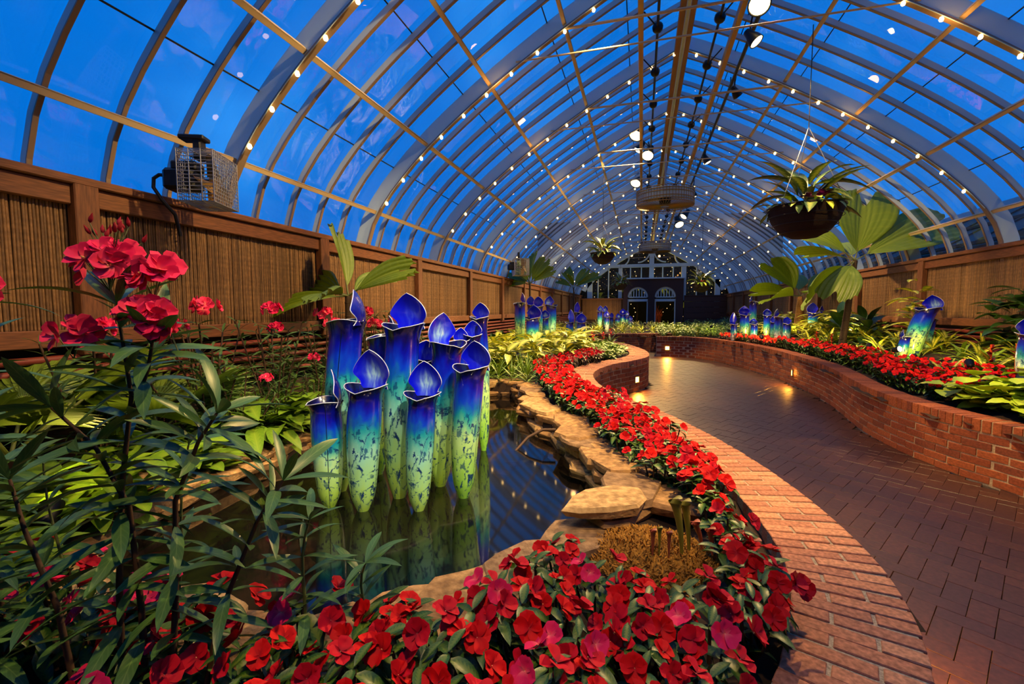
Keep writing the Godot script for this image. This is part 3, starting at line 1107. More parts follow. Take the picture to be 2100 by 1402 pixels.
func build_pond() -> void:
	var t := thing("pond", "dark still pond with a rim of flat tan flagstones around the glass pitchers", "pond")
	var water := Geometry2D.offset_polygon(pond_poly, 0.12)[0]
	var tri := Geometry2D.triangulate_polygon(water)
	var sheet := []
	var bed := []
	for k in range(0, tri.size(), 3):
		var a := []
		var b := []
		for e in 3:
			var p: Vector2 = water[tri[k + e]]
			a.append(Vector3(p.x, WATER, p.y))
			b.append(Vector3(p.x, WATER - 0.30, p.y))
		sheet.append(a)
		bed.append(b)
	part("water", faces(sheet), M.pond_water, t)
	part("pond_bed", faces(bed), M.pond_bed, t)
	var liner := []
	for k in water.size():
		var p: Vector2 = water[k]
		var q: Vector2 = water[(k + 1) % water.size()]
		liner.append([Vector3(p.x, WATER - 0.31, p.y), Vector3(q.x, WATER - 0.31, q.y), Vector3(q.x, WATER + 0.03, q.y), Vector3(p.x, WATER + 0.03, p.y)])
	part("liner", faces(liner), M.pond_bed, t)
	part("plinth", lathe([Vector2(0, -0.05), Vector2(0.33, -0.05), Vector2(0.345, -0.06), Vector2(0.345, -0.09), Vector2(0.2, -0.30)], 36), M.amber_plate, t, Transform3D(Basis().scaled(Vector3(1.05, 1, 0.95)), Vector3(-1.34, WATER, -2.02)))
	part("plinth", lathe([Vector2(0, -0.05), Vector2(0.30, -0.05), Vector2(0.31, -0.06), Vector2(0.31, -0.09), Vector2(0.2, -0.30)], 36), M.amber_plate, t, Transform3D(Basis().scaled(Vector3(1.1, 1, 1.0)), Vector3(-1.16, WATER - 0.012, -2.38)))
	var shapes := []
	for k in 8:
		shapes.append(slab(0.175 + 0.014 * (k % 4), 0.050 + 0.01 * (k % 3), 40 + k))
	var line := spline(POND + [POND[0]], 0.05)
	var mid := Vector2(-1.3, -2.8)
	var s := 0
	while s < line.size():
		var p: Vector2 = line[s]
		var tg: Vector2 = (line[mini(s + 2, line.size() - 1)] - line[maxi(s - 2, 0)]).normalized()
		var out := Vector2(tg.y, -tg.x)
		if Geometry2D.is_point_in_polygon(p + out * 0.1, pond_poly):
			out = -out
		var right := p.x > -0.95 and p.y < -2.05
		var back_left := p.x < -2.0 and p.y < -1.5
		var top := WATER + (0.16 if right else 0.065) + R(-0.012, 0.012) + (0.05 if back_left else 0.0)
		top = maxf(top, soil_left(p.x, p.y) + 0.015)
		for layer in (3 if right else 2) + (2 if p.y < -3.5 else 0):
			var c := p + out * (0.10 + R(-0.02, 0.03) - 0.0 * layer) + (tg * R(0.08, 0.16) if layer == 1 else Vector2.ZERO)
			var y := top - layer * 0.062
			var yaw := -tg.angle() + R(-0.3, 0.3)
			part("stone", shapes[rng.randi() % 8], M["stone_%d" % (rng.randi() % 4)], t, Transform3D((Basis(Vector3.RIGHT, R(-0.05, 0.05)) * Basis(Vector3.BACK, R(-0.05, 0.05)) * Basis(Vector3.UP, yaw)).scaled_local(Vector3.ONE * R(0.85, 1.1)), Vector3(c.x, y, c.y)))
		if (back_left or right) and p.distance_to(Vector2(0.0, -1.95)) > 0.42:     # a second course of slabs behind the first
			var c2 := p + out * (0.33 if right else 0.36)
			part("stone", shapes[rng.randi() % 8], M["stone_%d" % (rng.randi() % 4)], t, Transform3D(Basis(Vector3.UP, R(0, 6.0)) * Basis(Vector3.BACK, R(-0.05, 0.05)), Vector3(c2.x, top + (0.055 if back_left else -0.02), c2.y)))
		s += 5
	var tw := thing("fallen_twig", "bent bare twig leaning from the right bank into the pond", "twig")
	part("stick", tube([Vector3(-0.62, 0.60, -3.42), Vector3(-0.72, 0.60, -3.40), Vector3(-0.82, 0.55, -3.34), Vector3(-0.90, 0.46, -3.25)], 0.014, 0.009, 7), M.stem_brown, tw)

# ------------------------------------------------------------------ glass pitchers
func pitcher(label: String, at: Vector3, lip_h: float, top_h: float, d: float, turn: float, lean: Vector2, look: int, hood_look: int, group: String, seated := true) -> Node3D:
	# turn: the way the mouth faces, 0 = towards +z (the camera), positive = towards +x
	var t := thing("glass_pitcher", label, "glass sculpture", at, turn, group)
	var r := d / 2
	var lb := Basis(Vector3.UP, -turn) * Vector3(lean.x, 0, lean.y)
	var bow := func(v: float) -> Vector3: return Vector3(lb.x, 0, lb.z) * v * v
	var rad := func(v: float) -> float:
		var s := [0.36, 0.68, 0.80, 0.87, 0.92, 0.96, 0.99, 1.0, 0.98, 0.95, 0.97]
		var f := clampf(v, 0, 1) * 10.0
		var k := mini(int(f), 9)
		return r * lerpf(s[k], s[k + 1], f - k)
	var lip_y := func(a: float) -> float:      # the rim rises at its two corners and dips to a small spout in front
		var w := wrapf(a, -PI, PI)
		return r * (0.17 * pow(absf(sin(w)), 4.0) - 0.16 * exp(-w * w * 14.0) - 0.06 * maxf(0.0, cos(w)))
	part("body", grid(24, 26, func(u, v):
		var a: float = u * TAU
		var front := cos(a)             # +1 at the mouth's front
		var rr: float = rad.call(v)
		var y: float = v * lip_h
		if v > 0.9:
			var k: float = (v - 0.9) * 10.0
			var fl: float = k * k * (0.16 + 0.08 * maxf(0.0, front) + 0.16 * pow(absf(sin(a)), 6.0))
			rr *= 1.0 + fl
			y += lip_y.call(a) * k
		var p := Vector3(sin(a) * rr, y, cos(a) * rr)
		return p + bow.call(v), true), M["pitcher_glass_%d" % look], t)
	# rolled lip round the mouth, open at the back where the hood rises
	var rim := []
	for k in 25:
		var a := lerpf(-PI * 0.80, PI * 0.80, k / 24.0)
		var front := cos(a)
		var rr: float = rad.call(1.0) * (1.16 + 0.08 * maxf(0.0, front) + 0.16 * pow(absf(sin(a)), 6.0))
		rim.append(Vector3(sin(a) * rr, lip_h + lip_y.call(a), cos(a) * rr) + bow.call(1.0))
	part("lip", tube(rim, 0.0022, 0.0022, 6), M.lip_glass, t)
	# hood: a spade-shaped blade that rises from the back of the mouth
	var hh := top_h - lip_h
	var shape := func(u: float, v: float, off: float) -> Vector3:
		var s := u * 2.0 - 1.0
		var wv := lerpf(0.98, 0.80, smoothstep(0.0, 0.14, v)) if v < 0.14 else lerpf(0.80, 1.14, smoothstep(0.14, 0.42, v)) if v < 0.42 else 1.14 * pow(maxf(0.0, 1.0 - pow((v - 0.42) / 0.58, 1.55)), 0.8)
		var half := r * 1.04 * wv
		var x := s * half
		var back := -r * 0.92 * sqrt(maxf(0.0, 1.0 - 0.55 * s * s * wv * wv)) + r * 0.55 * v * v - r * 0.12 * sin(v * PI)
		return Vector3(x, lip_h - 0.02 + v * (hh + 0.02), back + off) + bow.call(1.0)
	part("hood", grid(10, 14, func(u, v): return shape.call(u, v, 0.0)), M["hood_glass_%d" % hood_look], t)
	part("hood_back", grid(10, 14, func(u, v): return shape.call(1.0 - u, v, -0.007)), M.hood_outside, t)
	var edge := []
	for k in 15:
		edge.append(shape.call(0.0, k / 14.0, -0.003))
	for k in range(13, -1, -1):
		edge.append(shape.call(1.0, k / 14.0, -0.003))
	part("hood_edge", tube(edge, 0.0024, 0.0024, 6), M.lip_glass, t)
	if seated:
		part("foot", lathe([Vector2(0, -0.05), Vector2(r * 0.30, -0.048), Vector2(r * 0.38, -0.03), Vector2(r * 0.30, -0.012), Vector2(r * 0.36, 0.004), Vector2(0, 0.01)], 18), M.foot_glass, t)
	return t

func build_pitchers() -> void:
	var gA := "glass pitchers standing in the pond"
	var k := 0.922
	# [label, base x, z, lip, top, diameter, turn, lean x, body look, hood look]
	var rows := [
		["short blue-to-lime glass pitcher at the left of the pond cluster, its lip flaring left", -1.60, -2.03, 0.57, 0.74, 0.163, -0.95, -0.01, 0, 0],
		["stout glass pitcher with a broad blue hood and cracked green foot, second from the left", -1.40, -2.04, 0.66, 0.85, 0.176, 0.05, 0.035, 1, 1],
		["tall glass pitcher with a knife-like pointed hood behind the two leftmost pitchers", -1.68, -2.23, 0.99, 1.17, 0.189, -1.25, 0.075, 1, 0],
		["tallest central glass pitcher with a deep blue spade hood and pale green seam", -1.30, -2.24, 0.97, 1.15, 0.188, 0.0, 0.045, 1, 0],
		["dark teal glass pitcher half hidden behind the tallest central one", -1.62, -2.53, 0.885, 1.02, 0.174, -0.9, 0.06, 2, 0],
		["glass pitcher with a milky pale blue hood at the front of the cluster", -1.115, -2.12, 0.62, 0.79, 0.152, 0.15, 0.03, 1, 1],
		["dark lipped glass pitcher with a thin hood seen edge-on, right of the tallest", -1.15, -2.46, 0.86, 1.04, 0.18, 1.15, 0.06, 0, 1],
		["stout glass pitcher with mottled green foot at the right of the pond cluster", -0.95, -2.34, 0.74, 0.885, 0.166, -0.25, 0.05, 2, 0],
		["blue glass pitcher whose hood peeps between the tallest and the pale-hooded one", -1.245, -2.51, 0.765, 0.87, 0.15, 0.5, -0.01, 0, 0],
		["slim tall glass pitcher with bright green foot far behind the pond cluster", -1.125, -3.18, 1.0, 1.11, 0.112, 0.0, -0.03, 2, 0],
		["slender pitcher behind the mottled one, its small hood just showing", -1.18, -3.08, 0.875, 0.98, 0.108, 0.3, 0.01, 0, 0],
		["smallest pitcher at the back of the pond with only its hood tip visible", -1.235, -3.0, 0.84, 0.93, 0.09, 0.6, 0.01, 0, 0],
	]
	for q in rows:
		pitcher(q[0], Vector3(q[1], WATER, q[2]), q[3], q[4], q[5], q[6], Vector2(q[7], 0), q[8], q[9], gA)
	var gB := "glass pitchers in the left bed beyond the pond"
	rows = [
		["tallest dark blue pitcher at the left of the first cluster beyond the pond", -2.33, -8.77, 0.93, 1.14, 0.215, -1.0, 0.0, 2, 0],
		["wide pitcher with bright green foot at the front of the first cluster beyond the pond", -1.97, -8.35, 0.66, 0.90, 0.250, -0.2, 0.0, 2, 0],
		["dark pitcher with a raised hood behind the green-footed one", -2.09, -9.38, 0.86, 1.06, 0.186, 0.2, 0.0, 2, 0],
		["broad blue pitcher at the right end of the first cluster beyond the pond", -1.94, -10.03, 0.86, 1.07, 0.235, 0.9, 0.0, 1, 1],
		["short pitcher in front of the broad blue one", -2.04, -9.8, 0.59, 0.76, 0.176, 0.0, 0.0, 1, 1],
		["thin pitcher at the back of the first cluster with a narrow hood", -2.39, -9.95, 0.88, 1.07, 0.154, 0.3, 0.0, 0, 0],
		["left pitcher of the trio beside the bright ground lamp", -1.57, -10.33, 0.46, 0.76, 0.167, -0.6, 0.0, 2, 0],
		["right pitcher of the trio beside the bright ground lamp", -1.31, -10.38, 0.47, 0.67, 0.200, 0.1, 0.0, 2, 0],
		["tall back pitcher of the trio beside the bright ground lamp", -1.44, -10.84, 0.67, 0.92, 0.163, 0.9, 0.0, 0, 0],
		["pale teal pitcher at the left of the small pair before the end fence", -1.29, -14.89, 0.68, 0.86, 0.16, -0.3, 0.0, 1, 1],
		["tall dark pitcher behind the small pair before the end fence", -1.17, -15.66, 0.66, 0.86, 0.15, 0.2, 0.0, 0, 1],
		["white-footed pitcher at the right of the small pair before the end fence", -1.07, -14.95, 0.50, 0.69, 0.16, 0.2, 0.0, 3, 0],
		["tiny lone pitcher between the small pair and the low blue clump", -1.07, -17.38, 0.44, 0.62, 0.12, 0.0, 0.0, 0, 0],
		["leftmost squat pitcher of the low blue clump by the left doorway", -0.96, -19.50, 0.37, 0.57, 0.204, -0.5, 0.0, 0, 1],
		["tallest pitcher of the low blue clump by the left doorway", -0.75, -19.56, 0.53, 0.77, 0.23, 0.0, 0.0, 0, 0],
		["third pitcher of the low blue clump by the left doorway", -0.59, -19.7, 0.45, 0.69, 0.2, 0.3, 0.0, 0, 1],
		["rightmost lowest pitcher of the low blue clump by the left doorway", -0.43, -19.65, 0.26, 0.47, 0.2, 0.5, 0.0, 1, 1],
	]
	for q in rows:
		pitcher(q[0], Vector3(q[1], soil_left(q[1], q[2]) - 0.02, q[2]), q[3] - 0.0, q[4], q[5], q[6], Vector2(q[7], 0), q[8], q[9], gB, false)
	var gC := "glass pitchers in the right bed"
	rows = [
		["pale footed pitcher at the left end of the cluster above the orange flowers", 1.95, -10.9, 0.42, 0.68, 0.13, 0.3, 0.0, 3, 0],
		["wide dark pitcher with a bright blue hood above the orange flowers", 2.15, -10.85, 0.63, 0.82, 0.19, 0.1, 0.0, 2, 0],
		["tallest upright pitcher at the back of the cluster above the orange flowers", 2.55, -12.0, 0.92, 1.06, 0.17, 1.2, 0.0, 2, 0],
		["short white-footed pitcher at the front of the cluster above the orange flowers", 2.33, -10.8, 0.43, 0.55, 0.145, 0.2, 0.0, 3, 1],
		["green footed pitcher in the middle of the cluster above the orange flowers", 2.56, -10.75, 0.62, 0.76, 0.135, -0.2, 0.0, 2, 1],
		["small half hidden pitcher behind the bright blue one", 2.82, -11.3, 0.46, 0.60, 0.12, -0.4, 0.0, 1, 0],
		["bright blue pitcher with a white foot near the right end of the cluster", 2.68, -10.35, 0.60, 0.77, 0.16, 0.9, 0.0, 3, 0],
		["rightmost small pitcher of the cluster above the orange flowers, lip edged white", 2.98, -10.9, 0.42, 0.56, 0.155, -0.1, 0.0, 3, 0],
		["dark pitcher with a tall blue hood left of the big palm trunk", 3.62, -11.4, 0.45, 0.67, 0.20, 0.1, 0.0, 1, 0],
		["pitcher with a hood leaning right beside the big palm trunk", 3.78, -11.6, 0.38, 0.56, 0.15, 0.8, 0.10, 2, 0],
	]
	for q in rows:
		pitcher(q[0], Vector3(q[1], soil_right(q[1], q[2]) - 0.02, q[2]), q[3], q[4], q[5], q[6], Vector2(q[7], 0), q[8], q[9], gC, false)
	pitcher("large leaning pitcher with bright green foot before the right reed fence", Vector3(3.5, 0.84, -7.31), 0.70, 0.88, 0.235, -1.15, Vector2(0.15, 0.0), 2, 1, gC, false)
	pitcher("small green pitcher at the foot of the large leaning one", Vector3(3.36, 0.82, -7.25), 0.34, 0.44, 0.12, 1.4, Vector2(0.03, 0.0), 2, 0, gC, false)
	pitcher("dark slim pitcher behind the large leaning one", Vector3(3.74, 0.90, -7.5), 0.50, 0.62, 0.12, 1.2, Vector2(0.05, 0.0), 0, 0, gC, false)
	pitcher("mottled blue and white pitcher at the right edge of the picture", Vector3(3.46, 0.80, -5.33), 0.50, 0.68, 0.20, -0.5, Vector2(0.02, 0.0), 3, 0, gC, false)

# ------------------------------------------------------------------ lamps
func spot_light(at: Vector3, to: Vector3, energy: float, angle: float, c: Color, parent: Node, size := 0.03) -> void:
	var l := SpotLight3D.new()
	l.name = "beam"
	parent.add_child(l, true)
	l.look_at_from_position(at, to, Vector3.UP if absf((to - at).normalized().y) < 0.98 else Vector3.RIGHT)
	l.light_color = c
	l.light_energy = energy
	l.spot_angle = angle
	l.spot_angle_attenuation = 0.7
	l.spot_range = 30.0
	l.spot_attenuation = 2.0
	l.light_size = size
	l.shadow_enabled = true

func spot_lamp(label: String, at: Vector3, to: Vector3, energy: float, angle := 30.0, c := Color(1.0, 0.84, 0.56), size := 1.0, hang := 0.0) -> void:
	var t := thing("spot_lamp", label, "spotlight", at)
	var d := (to - at).normalized()
	var y := -d
	var x := y.cross(Vector3.BACK if absf(y.z) < 0.9 else Vector3.RIGHT).normalized()
	var b := Basis(x, y, x.cross(y)).scaled(Vector3.ONE * size)
	part("housing", lathe([Vector2(0, 0.16), Vector2(0.03, 0.155), Vector2(0.04, 0.10), Vector2(0.058, 0.05), Vector2(0.066, 0.0), Vector2(0.060, -0.002), Vector2(0.056, 0.008)], 18), M.dark_metal, t, Transform3D(b, Vector3.ZERO))
	part("lens", lathe([Vector2(0, -0.010), Vector2(0.03, -0.006), Vector2(0.056, 0.006)], 18), M.lamp_glow, t, Transform3D(b, Vector3.ZERO))
	part("bracket", tube([-d * 0.09 * size, -d * 0.10 * size + Vector3(0, 0.09, 0), Vector3(0, 0.17 + hang, 0) - d * 0.05], 0.010, 0.010, 6), M.dark_metal, t)
	spot_light(at + d * 0.03, to, energy, angle, c, self, 0.04)

func ground_lamp(label: String, at: Vector3, to: Vector3, energy: float, angle := 45.0) -> void:
	var t := thing("ground_spot_lamp", label, "spotlight", at)
	var d := (to - at).normalized()
	var y := -d
	var x := y.cross(Vector3.BACK if absf(y.z) < 0.9 else Vector3.RIGHT).normalized()
	var b := Basis(x, y, x.cross(y))
	part("housing", lathe([Vector2(0, 0.10), Vector2(0.03, 0.09), Vector2(0.042, 0.0), Vector2(0.036, 0.0)], 14), M.dark_metal, t, Transform3D(b, Vector3.ZERO))
	part("lens", lathe([Vector2(0, -0.004), Vector2(0.036, 0.002)], 14), M.lamp_glow, t, Transform3D(b, Vector3.ZERO))
	part("stake", rod(-d * 0.05, -d * 0.05 - Vector3(0, 0.24, 0), 0.008, 6), M.dark_metal, t)
	spot_light(at + d * 0.02, to, energy, angle, Color(1.0, 0.84, 0.50), self, 0.03)

func build_lamps() -> void:
	# strings of bulbs on the main ribs
	var bulb := lathe([Vector2(0, -0.026), Vector2(0.013, -0.020), Vector2(0.019, -0.006), Vector2(0.013, 0.014), Vector2(0, 0.022)], 7)
	var cap := lathe([Vector2(0.012, 0.018), Vector2(0.013, 0.040), Vector2(0, 0.042)], 8)
	var ord := ["", "nearest", "second", "third", "fourth", "fifth", "sixth", "seventh", "eighth", "ninth", "tenth", "eleventh", "twelfth"]
	for k in range(0, 13):
		var z := -ZK * k - 1.0
		var label := "string of warm round bulbs along the %s wide white rib of the glass vault" % ord[k] if k > 0 else "string of warm bulbs on the rib almost overhead, mostly out of view"
		var t := thing("bulb_string", label, "string lights", Vector3(0, 0, z), 0.0, "strings of bulbs on the arched ribs")
		var wire := []
		for i in range(7, 46):
			wire.append(arch_at(i, -0.016) + Vector3(0, 0, 0.034))
		part("wire", tube(wire, 0.005, 0.005, 4), M.white_paint, t)
		var i := 7.4
		while i < 45.0:
			var p := arch_at(i, -0.045) + Vector3(0, 0, 0.036)
			part("bulb", bulb, M.bulb_glow, t, xf(p))
			i += 1.51
		# the light that the bulbs give, from three of them
		if k <= 9:
			for q in [15.7, 36.3]:
				var l := OmniLight3D.new()
				l.name = "bulb_light"
				t.add_child(l, true)
				l.position = arch_at(q, -0.10) + Vector3(0, 0, 0.06)
				l.light_color = Color(1.0, 0.72, 0.38)
				l.light_energy = 0.06
				l.light_size = 0.06
				l.omni_range = 12.0
				l.omni_attenuation = 2.0
				l.shadow_enabled = true
	# the conduit with its spotlights
	var c := thing("lamp_track", "dark steel pipe hung along the vault right of the ridge, carrying spotlights", "lamp track")
	part("pipe", rod(Vector3(1.17, 4.73, 3.0), Vector3(1.17, 4.73, -25.5), 0.024, 10), M.dark_metal, c)
	for k in 14:
		part("hanger", rod(Vector3(1.17, 4.73, 2.6 - k * 2.0), Vector3(1.17, 4.86, 2.6 - k * 2.0), 0.008, 6), M.dark_metal, c)
	var warm := Color(1.0, 0.82, 0.52)
	var white := Color(1.0, 0.90, 0.74)
	spot_lamp("bright round spotlight at the top of the picture on the dark pipe", Vector3(1.10, 4.64, -5.4), Vector3(0.25, 0.7, -1.9), 30, 32, warm, 1.7)
	spot_lamp("spotlight tilted right on the dark pipe just below the brightest lamp", Vector3(1.13, 4.38, -5.6), Vector3(3.6, 0.8, -4.6), 22, 36, warm, 1.15, 0.2)
	spot_lamp("dark spotlight seen from its side on the pipe, beam to the right", Vector3(1.24, 4.50, -10.2), Vector3(3.1, 0.9, -10.2), 30, 36, warm, 1.2, 0.12)
	spot_lamp("spotlight shining by the upper brown fan on the pipe", Vector3(1.22, 4.36, -12.5), Vector3(1.9, 0.8, -13.0), 20, 36, warm, 1.2, 0.2)
	spot_lamp("upper of the two far spotlights on the dark pipe", Vector3(1.20, 4.42, -15.4), Vector3(-1.6, 0.8, -13.8), 30, 40, warm, 1.8, 0.18)
	spot_lamp("lower bright far spotlight on the dark pipe", Vector3(1.18, 4.38, -16.6), Vector3(2.2, 0.9, -14.2), 22, 38, warm, 2.4, 0.2)
	spot_lamp("faint spotlight on the dark pipe near the end wall", Vector3(1.18, 4.42, -22.5), Vector3(-0.5, 0.9, -21.0), 14, 36, warm, 1.3, 0.2)
	spot_lamp("large bright spotlight on the left vent rail in the upper middle", Vector3(-0.17, 4.81, -9.2), Vector3(-1.5, 0.9, -7.2), 46, 36, warm, 2.1, 0.0)
	spot_lamp("tilted spotlight just under the large bright one on the left rail", Vector3(-0.15, 4.80, -10.0), Vector3(-3.0, 1.4, -9.2), 24, 36, warm, 1.3, 0.1)
	spot_lamp("spotlight with a gold shade between the left rail and the ridge", Vector3(0.06, 4.80, -10.4), Vector3(-0.7, 0.9, -7.4), 20, 34, warm, 2.0, 0.1)
	spot_lamp("second bright spotlight lower on the left vent rail", Vector3(-0.22, 4.84, -12.7), Vector3(-1.5, 0.9, -10.0), 28, 36, warm, 2.2, 0.0)
	spot_lamp("narrow spotlight turned sideways on the left rail beside the brown fan", Vector3(-0.10, 4.68, -14.2), Vector3(-2.9, 1.2, -14.0), 20, 36, warm, 1.2, 0.0)
	spot_lamp("far spotlight on the left rail just below the lower fan", Vector3(-0.10, 4.45, -22.0), Vector3(-1.5, 0.9, -19.4), 16, 36, warm, 1.6, 0.2)
	# unseen lamps placed to light the near beds, pitchers, shrubs and large palm
	spot_lamp("unseen spotlight on the dark pipe over the path before the camera, aimed at the pitchers", Vector3(1.20, 4.55, -0.6), Vector3(-1.25, 0.9, -2.25), 30, 15, white)
	spot_lamp("unseen spotlight on the dark pipe over the path behind the camera, aimed at the pond", Vector3(1.20, 4.55, 0.6), Vector3(-1.4, 1.0, -2.3), 16, 15, white)
	spot_lamp("unseen spotlight on the dark pipe aimed at the flowers by the coping", Vector3(1.20, 4.55, -1.6), Vector3(-0.1, 0.6, -3.6), 26, 26, warm)
	spot_lamp("unseen spotlight on the dark pipe aimed at the right bed", Vector3(1.20, 4.55, -3.2), Vector3(3.6, 0.9, -5.2), 24, 32, warm)
	spot_lamp("unseen spotlight on the left rail over the camera, aimed at the pink oleanders", Vector3(-0.10, 4.60, -0.2), Vector3(-1.5, 1.3, -1.2), 9, 36, warm)
	spot_lamp("unseen spotlight on the left rail aimed at the palm and shrubs by the left fence", Vector3(-0.10, 4.60, -2.8), Vector3(-2.8, 1.1, -3.6), 22, 38, warm)
	spot_lamp("unseen spotlight on the left rail aimed at the far pond bank and shrubs", Vector3(-0.10, 4.60, -4.6), Vector3(-2.3, 0.8, -5.6), 22, 36, warm)
	spot_lamp("unseen spotlight on the dark pipe aimed at the large palm", Vector3(1.24, 4.50, -7.2), Vector3(3.4, 1.8, -8.8), 17, 30, warm, 1.0, 0.12)
	# lamps among plants; all but the first unseen, placed to light beds and fences
	ground_lamp("bright ground lamp half hidden in the yellow leaves of the left bed", Vector3(-1.75, 0.98, -9.7), Vector3(-1.9, 1.5, -10.2), 0.7, 60)
	ground_lamp("unseen ground lamp lighting the wide pitcher beyond the pond", Vector3(-1.75, 0.86, -7.75), Vector3(-2.05, 1.2, -8.6), 1.0, 50)
	ground_lamp("unseen ground lamp lighting the pale pair near the end fence", Vector3(-1.1, 1.0, -14.2), Vector3(-1.2, 1.3, -15.0), 1.0, 50)
	ground_lamp("unseen ground lamp lighting the low blue clump by the doorway", Vector3(-0.7, 1.0, -18.6), Vector3(-0.7, 1.2, -19.6), 1.0, 50)
	ground_lamp("unseen ground lamp lighting the cluster above the orange flowers", Vector3(2.35, 0.98, -10.25), Vector3(2.45, 1.2, -11.0), 0.9, 60)
	ground_lamp("unseen ground lamp lighting the foot of the large leaning pitcher", Vector3(3.25, 0.95, -6.75), Vector3(3.55, 1.25, -7.4), 0.8, 50)
	ground_lamp("unseen ground lamp washing the left fence behind the first cluster", Vector3(-2.75, 0.95, -9.2), Vector3(-3.25, 1.9, -9.6), 0.7, 60)
	ground_lamp("unseen ground lamp lighting the pale palm trunk", Vector3(3.3, 1.05, -11.2), Vector3(3.5, 1.8, -12.2), 0.8, 55)
	ground_lamp("unseen ground lamp washing the reed fence left of the doors", Vector3(-2.0, 1.05, -24.2), Vector3(-2.1, 1.6, -25.4), 1.6, 60)
	ground_lamp("unseen ground lamp washing the left fence beyond the tall trio", Vector3(-2.7, 1.0, -12.6), Vector3(-3.25, 1.9, -13.4), 0.9, 65)
	ground_lamp("unseen ground lamp washing the right fence behind the big palm", Vector3(3.7, 1.15, -9.7), Vector3(4.15, 1.9, -9.2), 0.7, 65)
	ground_lamp("unseen ground lamp lighting the yellow leaves by the right edge", Vector3(3.30, 0.98, -5.85), Vector3(3.5, 1.25, -6.5), 0.6, 65)
	ground_lamp("unseen ground lamp lighting the yellow leaves before the big palm", Vector3(3.25, 1.0, -7.9), Vector3(3.5, 1.3, -8.6), 0.6, 65)
	ground_lamp("unseen ground lamp lighting the bed before the doors, left part", Vector3(-1.5, 1.1, -13.4), Vector3(-1.4, 1.0, -15.0), 0.8, 70)
	ground_lamp("unseen ground lamp lighting the bed before the doors, right part", Vector3(0.1, 1.1, -14.0), Vector3(-0.1, 1.0, -15.6), 0.8, 70)
	ground_lamp("unseen ground lamp near the pale spires lighting the far right bed", Vector3(1.7, 1.1, -12.4), Vector3(2.0, 1.0, -13.8), 0.8, 70)
	ground_lamp("unseen ground lamp lighting the low fan palms by the left fence", Vector3(-2.35, 0.72, -1.25), Vector3(-2.75, 1.15, -1.65), 0.45, 70)
	ground_lamp("unseen ground lamp lighting leaves behind the scarlet impatiens of the right bed", Vector3(3.22, 1.02, -7.0), Vector3(3.5, 1.2, -6.4), 0.6, 70)
	# square lights in the brick walls; the last three unseen, lighting path and walls
	step_light("small square step light glowing in the curved left brick wall", Vector3(-0.055, 0.19, -7.42), Vector2(0.83, 0.56))
	step_light("small square step light glowing in the right brick wall", Vector3(2.425, 0.22, -8.45), Vector2(-1.0, -0.1))
	step_light("small square step light glowing in the end face of the right brick wall", Vector3(0.64, 0.22, -12.02), Vector2(0.0, 1.0))
	step_light("step light under the left coping facing the path, out of sight", Vector3(0.885, 0.22, -2.05), Vector2(1.0, -0.05))
	step_light("unseen step light in the left wall farther along, lighting the right wall", Vector3(0.42, 0.22, -3.72), Vector2(0.88, -0.47))
	step_light("step light in the right wall beside the camera, out of the frame", Vector3(3.03, 0.22, -2.4), Vector2(-1.0, -0.05))

func step_light(label: String, at: Vector3, out: Vector2) -> void:
	out = out.normalized()
	var p := Vector3(at.x, g(at.z) + at.y, at.z)
	var t := thing("step_light", label, "wall light", p, atan2(out.x, out.y))
	part("frame", join([[box(0.12, 0.014, 0.02), xf(Vector3(0, 0.048, 0))], [box(0.12, 0.014, 0.02), xf(Vector3(0, -0.048, 0))], [box(0.014, 0.11, 0.02), xf(Vector3(0.053, 0, 0))], [box(0.014, 0.11, 0.02), xf(Vector3(-0.053, 0, 0))]]), M.brass, t, xf(Vector3(0, 0, 0.008)))
	part("lens", box(0.094, 0.084, 0.014, 0.003), M.step_glow, t, xf(Vector3(0, 0, 0.004)))
	var o := Vector3(out.x, 0, out.y)
	spot_light(p + o * 0.03, p + o * 0.5 - Vector3(0, 0.28, 0), 1.1, 80, Color(1.0, 0.66, 0.22), self, 0.04)

